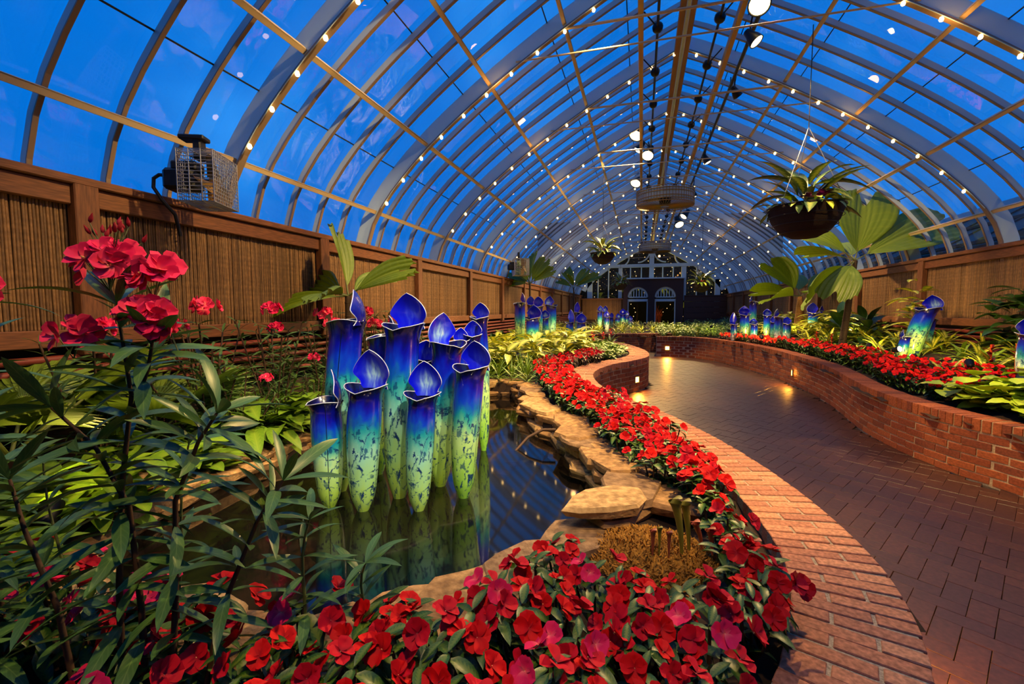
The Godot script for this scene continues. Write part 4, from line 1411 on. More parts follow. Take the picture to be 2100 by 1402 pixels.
# ------------------------------------------------------------------ fans
func cage_fan(label: String, at: Vector3, turn: float, dia: float, deep: float, tilt := 0.0) -> Node3D:
	# a wall fan: square wire cage round the blades, motor behind, axis along local +x
	var t := thing("cage_fan", label, "fan", at, turn)
	var h := dia / 2
	var bars := []
	var n := 15
	for k in n:
		var y := lerpf(-h, h, k / (n - 1.0))
		for e in [[Vector3(-deep / 2, y, -h), Vector3(deep / 2, y, -h)], [Vector3(-deep / 2, y, h), Vector3(deep / 2, y, h)], [Vector3(-deep / 2, -h, y), Vector3(deep / 2, -h, y)], [Vector3(-deep / 2, h, y), Vector3(deep / 2, h, y)]]:
			bars.append([rod(e[0], e[1], 0.0028, 4), Transform3D()])
		for x in [-deep / 2, deep / 2]:
			bars.append([rod(Vector3(x, y, -h), Vector3(x, y, h), 0.0028, 4), Transform3D()])
			bars.append([rod(Vector3(x, -h, y), Vector3(x, h, y), 0.0028, 4), Transform3D()])
	for x in [-deep / 2, -deep / 6, deep / 6, deep / 2]:
		for s in [-1, 1]:
			bars.append([rod(Vector3(x, h * s, -h), Vector3(x, h * s, h), 0.004, 5), Transform3D()])
			bars.append([rod(Vector3(x, -h, h * s), Vector3(x, h, h * s), 0.004, 5), Transform3D()])
	part("cage", join(bars), M.wire_metal, t)
	part("motor", join([[box(0.20, 0.14, 0.15, 0.02), xf(Vector3(-deep / 2 - 0.05, 0, 0))], [box(0.16, 0.06, 0.12, 0.01), xf(Vector3(-deep / 2 - 0.02, 0.09, 0))]]), M.dark_metal, t)
	part("axle", rod(Vector3(-deep / 2, 0, 0), Vector3(deep * 0.2, 0, 0), 0.015, 8), M.dark_metal, t)
	part("hub", lathe([Vector2(0, -0.03), Vector2(0.04, -0.02), Vector2(0.04, 0.02), Vector2(0, 0.03)], 12), M.brass, t, Transform3D(Basis(Vector3.BACK, PI / 2), Vector3(deep * 0.18, 0, 0)))
	var blade := grid(4, 6, func(u, v):
		var r: float = 0.03 + v * (h * 0.86)
		var a: float = (u - 0.5) * (0.9 - 0.2 * v)
		return Vector3((u - 0.5) * 0.10, r * cos(a), r * sin(a)))
	for k in 4:
		part("blade", blade, M.brass, t, Transform3D(Basis(Vector3.RIGHT, k * TAU / 4 + 0.4), Vector3(deep * 0.18, 0, 0)))
	return t

func build_fans() -> void:
	var f := cage_fan("square wire cage fan with black motor hung over the left reed fence", Vector3(-2.86, 2.40, -2.49), 0.40, 0.33, 0.22)
	part("mount", join([[box(0.05, 0.16, 0.08, 0.008), xf(Vector3(-0.05, 0.22, 0))], [box(0.16, 0.03, 0.10, 0.006), xf(Vector3(-0.08, 0.28, 0))]]), M.dark_metal, f)
	part("cord", tube([Vector3(-0.25, 0.03, 0), Vector3(-0.31, 0.035, 0.0), Vector3(-0.345, 0.01, 0.0), Vector3(-0.35, -0.05, 0.0), Vector3(-0.31, -0.13, -0.02), Vector3(-0.25, -0.22, -0.05), Vector3(-0.24, -0.36, -0.08)], 0.012, 0.012, 8), M.cable, f)
	var q := cage_fan("distant cage fan hung over the left reed fence behind a palm crown", Vector3(-2.85, 2.55, -10.8), 0.45, 0.40, 0.34)
	part("mount", box(0.05, 0.20, 0.08, 0.008), M.dark_metal, q, xf(Vector3(-0.05, 0.26, 0)))
	# two large horizontal air fans under the ridge
	for k in 2:
		var at: Vector3 = [Vector3(0.46, 4.02, -11.0), Vector3(0.47, 4.02, -19.5)][k]
		var t := thing("ceiling_fan", ["large brownish caged ceiling fan hung under the ridge, nearer one", "smaller looking caged ceiling fan with a ribbed rim before the end wall"][k], "fan", at)
		var rings := []
		for y in [-0.16, -0.11, -0.05, 0.05, 0.11, 0.16]:
			var pts := []
			for e in 33:
				pts.append(Vector3(cos(e * TAU / 32), 0, sin(e * TAU / 32)) * 0.62 + Vector3(0, y, 0))
			rings.append([tube(pts, 0.010, 0.010, 5), Transform3D()])
		for e in 60:
			var d := Vector3(cos(e * TAU / 60), 0, sin(e * TAU / 60))
			rings.append([rod(d * 0.62 + Vector3(0, -0.16, 0), d * 0.62 + Vector3(0, 0.16, 0), 0.006, 4), Transform3D()])
			rings.append([rod(d * 0.10 + Vector3(0, -0.18, 0), d * 0.62 + Vector3(0, -0.16, 0), 0.006, 4), Transform3D()])
		part("cage", join(rings), M.brass, t)
		part("shroud", lathe([Vector2(0.60, -0.10), Vector2(0.61, 0.12), Vector2(0.58, 0.14)], 40), M.bar_paint, t)
		part("motor", lathe([Vector2(0, -0.14), Vector2(0.12, -0.12), Vector2(0.14, 0.08), Vector2(0.05, 0.16), Vector2(0, 0.17)], 18), M.dark_metal, t)
		part("hang_rod", rod(Vector3(0, 0.1, 0), Vector3(0, 0.99, 0), 0.02, 8), M.wire_metal, t)
		var bl := box(0.46, 0.012, 0.14, 0.004)
		for e in 4:
			part("blade", bl, M.brass, t, xf(Vector3(cos(e * PI / 2), 0, -sin(e * PI / 2)) * 0.34, e * PI / 2, 0, 0.3))

# ------------------------------------------------------------------ plants
func petal(l: float, w: float, cup := 0.25, notch := 0.0, n := 5) -> ArrayMesh:       # along +x, face up
	return grid(4, n, func(u, v):
		var s: float = u * 2.0 - 1.0
		var half: float = w * 0.5 * (0.22 + 0.78 * pow(sin(PI * 0.5 * minf(1.0, v * 1.35)), 0.8)) * sqrt(maxf(0.0, 1.0 - pow(maxf(0.0, (v - 0.55) / 0.45), 2.4)))
		var x: float = l * (v - notch * 0.12 * v * (1.0 - absf(s)))
		return Vector3(x, cup * l * (v * v * 0.6 - v * 0.3) + 0.38 * half * s * s - 0.14 * half * cos(s * 7.0) * v, s * half))

func impatiens_bloom(sd: int) -> ArrayMesh:
	var q := RandomNumberGenerator.new()
	q.seed = sd
	var list := []
	for k in 5:
		var p := petal(0.034 * q.randf_range(0.88, 1.12), 0.034 * q.randf_range(0.9, 1.15), q.randf_range(-0.55, 0.5), 2.4, 6)
		list.append([p, Transform3D(Basis(Vector3.UP, k * TAU / 5 + q.randf_range(-0.1, 0.1)) * Basis(Vector3.BACK, q.randf_range(-0.2, 0.5)) * Basis(Vector3.RIGHT, q.randf_range(-0.3, 0.3)), Vector3(0, 0.0012 * k, 0))])
	return join(list)

func star_bloom(r: float, sd: int) -> ArrayMesh:        # oleander: five narrower petals, a little twisted
	var q := RandomNumberGenerator.new()
	q.seed = sd
	var list := []
	for k in 5:
		var p := petal(r, r * 0.95, 0.35, 0.3, 5)
		list.append([p, Transform3D(Basis(Vector3.UP, k * TAU / 5 + q.randf_range(-0.08, 0.08)) * Basis(Vector3.BACK, q.randf_range(0.15, 0.45)) * Basis(Vector3.RIGHT, 0.35), Vector3.ZERO)])
	return join(list)

func facing(at: Vector3, n: Vector3, spin := 0.0, size := 1.0) -> Transform3D:       # +y turned to n
	var y := n.normalized()
	var x := y.cross(Vector3(0.3, 0.2, 0.9)).normalized()
	return Transform3D(Basis(x, y, x.cross(y)) * Basis(Vector3.UP, spin) * Basis().scaled(Vector3.ONE * size), at)

func rosette(lf: Array, count: int, spread0: float, spread1: float, height := 0.0, sd := 1) -> Array:
	# transforms for leaves round a stem: outer leaves lie low, inner ones stand up
	var q := RandomNumberGenerator.new()
	q.seed = sd
	var out := []
	for k in count:
		var f := float(k) / maxi(count - 1, 1)
		out.append([lf[k % lf.size()], xf(Vector3(0, height * f, 0), k * 2.399 + q.randf_range(-0.3, 0.3), lerpf(spread0, spread1, f) + q.randf_range(-0.15, 0.15), q.randf_range(-0.3, 0.3), q.randf_range(0.8, 1.1) * lerpf(1.0, 0.75, f))])
	return out

func build_impatiens() -> void:
	var lf := [leaf(0.100, 0.036, 0.8, 0.35, 0.42, 5), leaf(0.088, 0.032, 0.55, 0.4, 0.45, 5)]
	var blooms := [impatiens_bloom(1), impatiens_bloom(2), impatiens_bloom(3), impatiens_bloom(4), impatiens_bloom(5)]
	var kinds := ["petal_red", "petal_crimson", "petal_red", "petal_scarlet"]
	# prototypes: three near ones with every leaf apart, three of joined foliage for farther on
	var make := func(called: String, label: String, group: String, sd: int, apart: bool, nb: int, bloom_mats: Array, leaf_key := "leaf_impatiens") -> Node3D:
		var q := RandomNumberGenerator.new()
		q.seed = sd
		var t := thing(called, label, "flower", Vector3(0, -50, 0), 0.0, group)
		var leaves := []
		var stems := []
		for b in 5:
			var a := b * TAU / 5 + q.randf_range(-0.3, 0.3)
			var top := Vector3(cos(a) * 0.06, q.randf_range(0.13, 0.19), sin(a) * 0.06) if b > 0 else Vector3(0, 0.20, 0)
			stems.append([tube([Vector3.ZERO, top * Vector3(0.7, 0.5, 0.7), top], 0.006, 0.004, 5), Transform3D()])
			for e in rosette(lf, 5 if not apart else 4, -0.25, 0.55, 0.02, sd * 10 + b):
				leaves.append([e[0], Transform3D(Basis(), top - Vector3(0, 0.015, 0)) * e[1]])
			for e in rosette(lf, 3 if not apart else 2, -0.5, -0.2, 0.0, sd * 20 + b):
				leaves.append([e[0], Transform3D(Basis(), top * Vector3(0.8, 0.5, 0.8)) * e[1]])
		part("stem", join(stems), M.stem_brown, t)
		if apart:
			for e in leaves:
				part("leaf", e[0], M[leaf_key], t, e[1])
		else:
			part("foliage", join(leaves), M[leaf_key], t)
		for b in nb:
			var a := b * TAU / nb + q.randf_range(-0.4, 0.4)
			var rr := q.randf_range(0.03, 0.10)
			var at := Vector3(cos(a) * rr, q.randf_range(0.175, 0.235), sin(a) * rr)
			var nrm := Vector3(cos(a) * 0.6, q.randf_range(0.5, 1.0), sin(a) * 0.6 + 0.35)
			var f := part("bloom", blooms[q.randi() % 5], M[bloom_mats[b % bloom_mats.size()]], t, facing(at, nrm, q.randf() * 6.0, q.randf_range(0.9, 1.12)))
			if apart:
				part("eye", lathe([Vector2(0, 0.004), Vector2(0.0022, 0.002), Vector2(0.0022, 0)], 6), M.flower_eye, f)
		return t
	var spread := func(poly: PackedVector2Array, pitch: float, hole: PackedVector2Array) -> Array:
		var out := []
		var lo := Vector2(9, 9)
		var hi := Vector2(-99, -99)
		for p in poly:
			lo = lo.min(p)
			hi = hi.max(p)
		var z := lo.y
		var row := 0
		while z < hi.y:
			var x := lo.x + (pitch / 2 if row % 2 else 0.0)
			while x < hi.x:
				var p := Vector2(x + R(-0.3, 0.3) * pitch, z + R(-0.3, 0.3) * pitch)
				if Geometry2D.is_point_in_polygon(p, poly) and not (hole.size() > 2 and Geometry2D.is_point_in_polygon(p, hole)):
					out.append(p)
				x += pitch
			z += pitch * 0.87
			row += 1
		return out
	var use := func(protos: Array, spots: Array, size0: float, size1: float, lift := -0.02) -> void:
		for k in spots.size():
			var p: Vector2 = spots[k]
			var pr: Node3D = protos[k % protos.size()]
			var at := Vector3(p.x, soil(p.x, p.y) + lift, p.y)
			if k < protos.size():
				pr.transform = Transform3D(Basis(Vector3.UP, R(-0.5, 0.5)).scaled(Vector3.ONE * R(size0, size1)), at)
			else:
				dup(pr, at, R(-0.7, 0.7), R(size0, size1))
		for k in range(spots.size(), protos.size()):
			protos[k].free()
	var rim := Geometry2D.offset_polygon(pond_poly, 0.20)[0]
	# front bed, between the pond and the camera
	var front := PackedVector2Array([Vector2(-1.25, -0.70), Vector2(-0.5, -0.66), Vector2(0.12, -0.86), Vector2(0.33, -1.14), Vector2(0.42, -1.40), Vector2(0.45, -1.58), Vector2(0.32, -1.50), Vector2(0.10, -1.42), Vector2(-0.10, -1.46), Vector2(-0.30, -1.66), Vector2(-0.45, -1.58), Vector2(-0.9, -1.10), Vector2(-1.4, -1.0)])
	var label := "red impatiens plant with dark pointed leaves in the foreground bed below the pond"
	var near := []
	for k in 4:
		near.append(make.call("impatiens_plant", label, "red impatiens in the foreground bed", 3 + k, true, 5, [["petal_red", "petal_crimson"], ["petal_crimson", "petal_red"], ["petal_red", "petal_red", "petal_crimson"], ["petal_crimson", "petal_rose"]][k]))
	use.call(near, spread.call(front, 0.155, rim), 0.95, 1.15)
	# band along the coping
	var band := PackedVector2Array([Vector2(0.47, -1.55), Vector2(0.47, -2.05), Vector2(0.43, -2.45), Vector2(0.32, -2.90), Vector2(0.16, -3.38), Vector2(-0.08, -3.92), Vector2(-0.38, -4.40), Vector2(-0.68, -4.92), Vector2(-0.86, -5.45), Vector2(-0.95, -5.9), Vector2(-1.25, -5.6), Vector2(-1.02, -4.9), Vector2(-0.72, -4.15), Vector2(-0.45, -3.68), Vector2(-0.18, -3.15), Vector2(0.06, -2.62), Vector2(0.22, -2.25), Vector2(0.32, -1.95), Vector2(0.30, -1.62)])
	var mid := []
	label = "bright red impatiens plant between the pond stones and the curving brick coping"
	for k in 4:
		mid.append(make.call("impatiens_plant", label, "red impatiens along the curving coping", 13 + k, false, 5, [["petal_red", "petal_scarlet"], ["petal_red"], ["petal_scarlet", "petal_red"], ["petal_red", "petal_crimson"]][k]))
	use.call(mid, spread.call(band, 0.135, rim), 0.85, 1.1)
	# under the oleanders at the lower left
	var corner := PackedVector2Array([Vector2(-2.1, -0.75), Vector2(-1.3, -0.72), Vector2(-1.35, -1.05), Vector2(-2.2, -1.12)])
	label = "shaded impatiens plant among the oleander stems at the lower left"
	var shade := []
	for k in 2:
		shade.append(make.call("impatiens_plant", label, "impatiens among the oleander stems", 23 + k, false, 4, ["petal_crimson", "petal_rose"]))
	use.call(shade, spread.call(corner, 0.19, rim), 0.95, 1.15)
	# maroon flowers in the bay of the left wall
	var bay := PackedVector2Array([Vector2(-1.0, -5.9), Vector2(-0.92, -6.3), Vector2(-0.75, -6.7), Vector2(-0.5, -7.2), Vector2(-0.75, -7.6), Vector2(-1.1, -7.2), Vector2(-1.35, -6.4), Vector2(-1.3, -5.8)])
	label = "dark red low flowering plant in the bend of the left brick wall"
	var mar := []
	for k in 2:
		mar.append(make.call("bedding_plant", label, "dark red bedding flowers in the wall's bend", 33 + k, false, 5, ["petal_maroon", "petal_crimson", "petal_scarlet"], "leaf_bronze"))
	use.call(mar, spread.call(bay, 0.15, rim), 0.8, 1.0)
	# right bed, in front of the yellow leaves
	var rb := PackedVector2Array([Vector2(2.86, -5.15), Vector2(2.74, -5.6), Vector2(2.76, -6.2), Vector2(2.83, -6.9), Vector2(2.88, -7.6), Vector2(2.84, -8.4), Vector2(2.72, -9.3), Vector2(2.55, -9.9), Vector2(2.75, -10.1), Vector2(3.0, -9.3), Vector2(3.12, -8.4), Vector2(3.16, -7.4), Vector2(3.2, -6.6), Vector2(3.35, -6.0), Vector2(3.4, -5.4), Vector2(3.1, -5.05)])
	label = "scarlet impatiens plant behind the right brick wall"
	var rp := []
	for k in 4:
		rp.append(make.call("impatiens_plant", label, "scarlet impatiens behind the right wall", 43 + k, false, 5, [["petal_red", "petal_scarlet"], ["petal_red"], ["petal_scarlet"], ["petal_red", "petal_crimson"]][k]))
	use.call(rp, spread.call(rb, 0.135, PackedVector2Array()), 0.85, 1.05)
	# orange ones at the foot of the far right cluster
	var ob := PackedVector2Array([Vector2(2.42, -9.9), Vector2(2.2, -10.5), Vector2(1.95, -10.9), Vector2(1.72, -11.4), Vector2(1.9, -11.5), Vector2(2.2, -11.0), Vector2(2.6, -10.5), Vector2(2.75, -10.1)])
	label = "small orange flowering plant at the foot of the right pitcher cluster"
	var og := []
	for k in 2:
		og.append(make.call("bedding_plant", label, "orange bedding flowers by the right pitchers", 53 + k, false, 8, ["petal_orange", "petal_scarlet"], "leaf_bronze"))
	use.call(og, spread.call(ob, 0.15, PackedVector2Array()), 0.7, 0.9)

# ------------------------------------------------------------------ oleanders
func build_oleanders() -> void:
	var lf := [leaf(0.165, 0.029, 0.45, 0.3, 0.5, 7), leaf(0.185, 0.032, 0.8, 0.25, 0.48, 7), leaf(0.140, 0.026, 0.25, 0.35, 0.5, 7)]
	var bl := [star_bloom(0.040, 1), star_bloom(0.036, 2), star_bloom(0.042, 3)]
	var bud := lathe([Vector2(0, 0), Vector2(0.004, 0.004), Vector2(0.005, 0.012), Vector2(0.0, 0.026)], 6)
	# near bush: stems by their bends, in the bush's own place
	var t := thing("oleander_bush", "tall oleander with long grey-green leaves and coral pink blooms in the left foreground", "shrub")
	var stems := [
		[Vector3(-1.19, 0.50, -0.74), Vector3(-1.21, 0.85, -0.76), Vector3(-1.21, 1.10, -0.78), Vector3(-1.19, 1.32, -0.80), Vector3(-1.22, 1.54, -0.80)],
		[Vector3(-1.14, 0.50, -0.76), Vector3(-1.17, 0.80, -0.78), Vector3(-1.19, 1.05, -0.78), Vector3(-1.26, 1.20, -0.76), Vector3(-1.33, 1.30, -0.72)],
		[Vector3(-1.10, 0.50, -0.78), Vector3(-1.11, 0.80, -0.82), Vector3(-1.12, 1.05, -0.84), Vector3(-1.06, 1.20, -0.86), Vector3(-1.02, 1.27, -0.88)],
		[Vector3(-1.05, 0.50, -0.82), Vector3(-1.02, 0.75, -0.86), Vector3(-0.95, 0.98, -0.92), Vector3(-0.90, 1.08, -0.96)],
		[Vector3(-1.30, 0.50, -0.72), Vector3(-1.36, 0.80, -0.72), Vector3(-1.42, 1.00, -0.70), Vector3(-1.46, 1.12, -0.70)],
		[Vector3(-1.19, 1.28, -0.80), Vector3(-1.16, 1.38, -0.82), Vector3(-1.14, 1.45, -0.82)],
	]
	for s in stems.size():
		var line := []
		for k in stems[s].size() - 1:
			for e in 4:
				line.append(stems[s][k].lerp(stems[s][k + 1], e / 4.0))
		line.append(stems[s][-1])
		part("stem", tube(line, 0.0085 if s < 5 else 0.005, 0.0035, 7), M.stem_brown, t)
		var n := line.size()
		var first := 2
		for k in range(first, n):
			var d: Vector3 = (line[k] - line[k - 1]).normalized()
			var tip := k == n - 1
			for w in (5 if tip else 3):
				var yaw := k * 1.05 + w * TAU / (5.0 if tip else 3.0) + R(-0.3, 0.3)
				var up := R(0.1, 0.6) if not tip else R(0.5, 1.1)
				if k < n / 2:
					up -= 0.35
				part("leaf", lf[rng.randi() % 3], M.leaf_oleander, t, Transform3D(facing(line[k], d).basis * Basis(Vector3.UP, yaw) * Basis(Vector3.BACK, up) * Basis(Vector3.RIGHT, R(-0.5, 0.5)) * Basis().scaled(Vector3.ONE * R(0.85, 1.15)), line[k]))
	var clusters := [[Vector3(-1.24, 1.635, -0.80), 9, 0.055], [Vector3(-1.14, 1.615, -0.83), 6, 0.035], [Vector3(-1.145, 1.505, -0.82), 8, 0.045], [Vector3(-1.33, 1.47, -0.77), 3, 0.03], [Vector3(-1.09, 1.47, -0.85), 2, 0.02]]
	for c in clusters:
		for k in c[1]:
			var d := Vector3(R(-1, 1), R(-0.3, 0.7), R(-0.2, 1.0)).normalized()
			var p: Vector3 = c[0] + d * c[2] * Vector3(1.1, 0.7, 0.8)
			var f := part("bloom", bl[k % 3], M.petal_pink if k % 3 else M.petal_rose, t, facing(p, d + Vector3(0.5, 0.3, 0.5), R(0, 6), R(0.9, 1.15)))
			part("eye", lathe([Vector2(0, 0.012), Vector2(0.003, 0.006), Vector2(0.002, 0)], 6), M.flower_eye, f)
			part("flower_stalk", rod(p, (c[0] as Vector3) - Vector3(0, 0.06, 0), 0.0016, 4), M.stem_green, t)
	for k in 14:
		var p := Vector3(-1.22, 1.69, -0.81) + Vector3(R(-0.05, 0.05), R(0, 0.05), R(-0.03, 0.03))
		part("bud", bud, M.petal_maroon, t, facing(p, Vector3(R(-0.5, 0.5), 1, R(-0.4, 0.4))))
		part("flower_stalk", rod(p, Vector3(-1.23, 1.63, -0.80), 0.0014, 4), M.stem_green, t)
	# a second near bush that leans in from the left edge
	var b2 := thing("oleander_bush", "oleander leaning in at the left edge with pink blooms cut by the frame", "shrub")
	for s in 6:
		var line := []
		var base := Vector3(-1.62 - 0.05 * s + (0.22 if s > 2 else 0.0), 0.5, -0.60 - 0.08 * s + (0.30 if s > 2 else 0.0))
		for e in 12:
			line.append(base + Vector3(-0.010 * e + 0.03 * (s % 3), (0.095 if s < 3 else 0.062) * e, -0.004 * e))
		part("stem", tube(line, 0.008, 0.0035, 7), M.stem_brown, b2)
		for k in range(2, 12):
			for w in 3:
				part("leaf", lf[rng.randi() % 3], M.leaf_oleander, b2, Transform3D(Basis(Vector3.UP, k * 1.05 + w * TAU / 3 + R(-0.3, 0.3)) * Basis(Vector3.BACK, R(-0.1, 0.6)) * Basis(Vector3.RIGHT, R(-0.4, 0.4)), line[k]))
		for k in (5 if s < 3 else 0):
			var d := Vector3(R(-1, 1), R(-0.2, 0.8), R(-0.4, 1.0)).normalized()
			part("bloom", bl[k % 3], M.petal_pink, b2, facing(line[11] + d * 0.045 + Vector3(0, 0.03, 0), d + Vector3(0.3, 0.3, 0.4), R(0, 6)))
	# low sprays of leaves that reach over the pond
	var sprays := [[Vector3(-0.93, 0.52, -1.00), Vector3(-0.86, 0.95, -1.02), "low oleander shoot whose leaves reach over the pond's left edge"], [Vector3(-0.80, 0.50, -1.12), Vector3(-0.74, 0.80, -1.10), "slim oleander shoot standing before the stone rim at the pond's lower left"], [Vector3(-1.42, 0.5, -1.02), Vector3(-1.36, 1.10, -1.08), "oleander shoot behind the tall bush, over the stone bank"], [Vector3(-1.75, 0.5, -0.95), Vector3(-1.80, 1.05, -0.95), "leafy oleander shoot between the two near bushes"]]
	for q in sprays:
		var sp := thing("oleander_shoot", q[2], "shrub")
		var line := []
		for e in 9:
			line.append((q[0] as Vector3).lerp(q[1], e / 8.0) + Vector3(0.02 * sin(e * 0.7), 0, 0))
		part("stem", tube(line, 0.006, 0.003, 6), M.stem_green, sp)
		for k in range(3, 9):
			for w in (5 if k == 8 else 3):
				part("leaf", lf[rng.randi() % 3], M.leaf_oleander, sp, Transform3D(Basis(Vector3.UP, k * 1.05 + w * TAU / (5.0 if k == 8 else 3.0) + R(-0.3, 0.3)) * Basis(Vector3.BACK, R(0.1, 0.8)) * Basis(Vector3.RIGHT, R(-0.4, 0.4)) * Basis().scaled(Vector3.ONE * R(0.7, 0.95)), line[k]))
	# shrubs by the fence, with clusters of pink flowers; small, so their leaves are joined
	var small := [leaf(0.11, 0.018, 0.4, 0.3, 0.5, 4), leaf(0.13, 0.020, 0.7, 0.3, 0.5, 4)]
	var crowns := []
	for v in 3:
		var q := RandomNumberGenerator.new()
		q.seed = 90 + v
		var list := []
		var wood := []
		for s in 9:
			var a := s * 2.4 + v
			var lean := q.randf_range(0.08, 0.34)
			var top := Vector3(cos(a) * lean, q.randf_range(0.55, 1.0), sin(a) * lean)
			wood.append([rod(Vector3.ZERO, top, 0.006, 5), Transform3D()])
			for k in range(3, 15):
				var p := top * (k / 14.0)
				for w in 3:
					list.append([small[w % 2], xf(p, k * 1.05 + w * 2.1 + q.randf_range(-0.4, 0.4), q.randf_range(-0.1, 0.8), q.randf_range(-0.5, 0.5), q.randf_range(0.8, 1.15))])
		crowns.append([join(list), join(wood)])
	var head := []
	for k in 9:
		var d := Vector3(R(-1, 1), R(-0.2, 1), R(-1, 1)).normalized()
		head.append([bl[k % 3], facing(d * Vector3(0.05, 0.04, 0.05), d)])
	var ball := join(head)
	var rows := [
		[Vector3(-2.68, 0.52, -2.25), 1.00, [Vector3(0.05, 1.02, 0.02), Vector3(-0.18, 0.9, 0.05)], "oleander shrub under the fence post with two pink flower heads"],
		[Vector3(-2.72, 0.54, -2.85), 0.95, [Vector3(0.0, 1.04, 0.0)], "oleander shrub right of the fence post with one high pink flower head"],
		[Vector3(-2.75, 0.57, -3.45), 0.92, [Vector3(0.04, 1.0, 0.03), Vector3(0.16, 0.90, 0.05)], "oleander shrub left of the low palm, flower heads in a slanting pair"],
		[Vector3(-2.52, 0.56, -3.05), 0.62, [Vector3(0.05, 0.95, 0.05)], "lower oleander shrub in front of the palm with one small flower head"],
		[Vector3(-2.78, 0.60, -4.20), 0.95, [Vector3(0.05, 0.95, 0.1), Vector3(0.18, 0.82, 0.12)], "oleander shrub below the palm leaves, two flower heads close together"],
		[Vector3(-2.80, 0.62, -5.00), 0.90, [Vector3(0.1, 1.0, 0.1), Vector3(-0.1, 0.86, 0.1)], "oleander shrub behind the tallest glass pitchers with pink heads"],
		[Vector3(-2.60, 0.55, -2.65), 0.55, [Vector3(0.1, 0.9, 0.1)], "small oleander shrub over the stone bank with a low pink flower head"],
		[Vector3(-2.85, 0.52, -1.75), 0.95, [Vector3(0.1, 0.95, 0.05)], "oleander shrub by the fence behind the near bush"],
		[Vector3(-2.90, 0.50, -1.15), 0.90, [Vector3(0.0, 0.95, 0.0)], "oleander shrub by the fence at the left edge"],
		[Vector3(-2.45, 0.60, -4.55), 0.60, [], "leafy oleander shrub without flowers left of the glass pitchers"],
		[Vector3(-2.98, 0.52, -2.55), 0.98, [], "flowerless oleander shrub hard against the fence right of the post"],
		[Vector3(-2.98, 0.55, -3.15), 0.92, [Vector3(0.1, 0.9, 0.1)], "oleander shrub hard against the fence with one middle-height flower head"],
		[Vector3(-2.62, 0.54, -2.42), 0.72, [], "flowerless oleander shrub low behind the stone bank"],
		[Vector3(-2.98, 0.60, -4.55), 0.95, [], "flowerless oleander shrub against the fence behind the low palm"],
		[Vector3(-2.60, 0.57, -3.55), 0.70, [], "low flowerless oleander shrub below the low palm"],
		[Vector3(-2.95, 0.64, -5.5), 0.85, [Vector3(0.1, 0.95, 0.1)], "oleander shrub against the fence right of the tallest glass pitchers"],
		[Vector3(-2.58, 0.60, -5.0), 0.70, [], "low flowerless oleander shrub on the far left bank"],
	]
	for k in rows.size():
		var r: Array = rows[k]
		var o := thing("oleander_shrub", r[3], "shrub", r[0], k * 1.3)
		o.scale = Vector3.ONE * r[1]
		part("foliage", crowns[k % 3][0], M.leaf_oleander_shrub, o)
		part("branches", crowns[k % 3][1], M.stem_brown, o)
		for c in r[2]:
			var p: Vector3 = Basis(Vector3.UP, -k * 1.3) * c
			part("flower_head", ball, M.petal_rose if k % 2 else M.petal_pink, o, xf(p, 0, 0, 0, R(0.95, 1.25)))

# ------------------------------------------------------------------ palms
func pleated(l: float, w: float, bend: float, split := 0.35, folds := 9.0, deep := 0.05) -> ArrayMesh:
	# an undivided palm blade: pleated, wedge shaped, notched in the middle
	var n := 14
	var px := [Vector2.ZERO]
	for i in n:
		var a := -bend * (i + 0.5) / n
		px.append(px[-1] + Vector2(cos(a), sin(a)) * l / n)
	return grid(28, n, func(u, v):
		var s: float = u * 2.0 - 1.0
		var half := w * 0.5 * pow(sin(PI * 0.5 * minf(1.0, v * 1.25)), 0.9)
		var cut := 1.0 - split * exp(-s * s * 26.0) - 0.20 * pow(absf(s), 2.2) - 0.03 * absf(sin(s * folds * PI))
		var f: float = v * cut * n
		var k := mini(int(f), n - 1)
		var c: Vector2 = px[k].lerp(px[k + 1], f - k)
		return Vector3(c.x, c.y + absf(s) * half * 0.28 + deep * v * (absf(fmod(absf(s) * folds, 2.0) - 1.0) - 0.5), s * half))

func fan_blade(r: float, fingers: int, spread: float, droop := 0.3) -> ArrayMesh:
	# a fan leaf of narrow fingers joined near the stalk
	var list := []
	for k in fingers:
		var a := lerpf(-spread, spread, k / (fingers - 1.0))
		var f := leaf(r * (1.0 - 0.25 * pow(absf(a / spread), 2.0)), r * 0.12, droop, 0.5, 0.5, 5)
		list.append([f, xf(Vector3.ZERO, a, 0.05 * cos(a * 3.0), 0)])
	return join(list)

func trunk_of(pts: Array, r0: float, r1: float) -> ArrayMesh:
	var line := []
	for k in pts.size() - 1:
		for e in 8:
			line.append(pts[k].lerp(pts[k + 1], e / 8.0))
	line.append(pts[-1])
	var c := line.size()
	var out := []
	var base := tube(line, r0, r1, 10)
	out.append([base, Transform3D()])
	for k in range(1, c, 2):
		var r := lerpf(r0, r1, float(k) / c)
		out.append([lathe([Vector2(r * 0.98, -0.008), Vector2(r * 1.12, 0.0), Vector2(r * 0.98, 0.008)], 10), Transform3D(Basis(), line[k])])
	return join(out)

func frond(parent: Node, crown: Vector3, blade: Mesh, yaw: float, pitch: float, stalk: float, m: Material, roll := 0.0, size := 1.0) -> void:
	var d := Basis(Vector3.UP, yaw) * Basis(Vector3.BACK, pitch) * Vector3.RIGHT
	var tip := crown + d * stalk
	part("leaf_stalk", tube([crown, crown + d * stalk * 0.5, tip + d * 0.06], 0.011, 0.007, 6), M.stem_green, parent)
	part("leaf_blade", blade, m, parent, Transform3D(Basis(Vector3.UP, yaw) * Basis(Vector3.BACK, pitch) * Basis(Vector3.RIGHT, roll) * Basis().scaled(Vector3.ONE * size), tip))

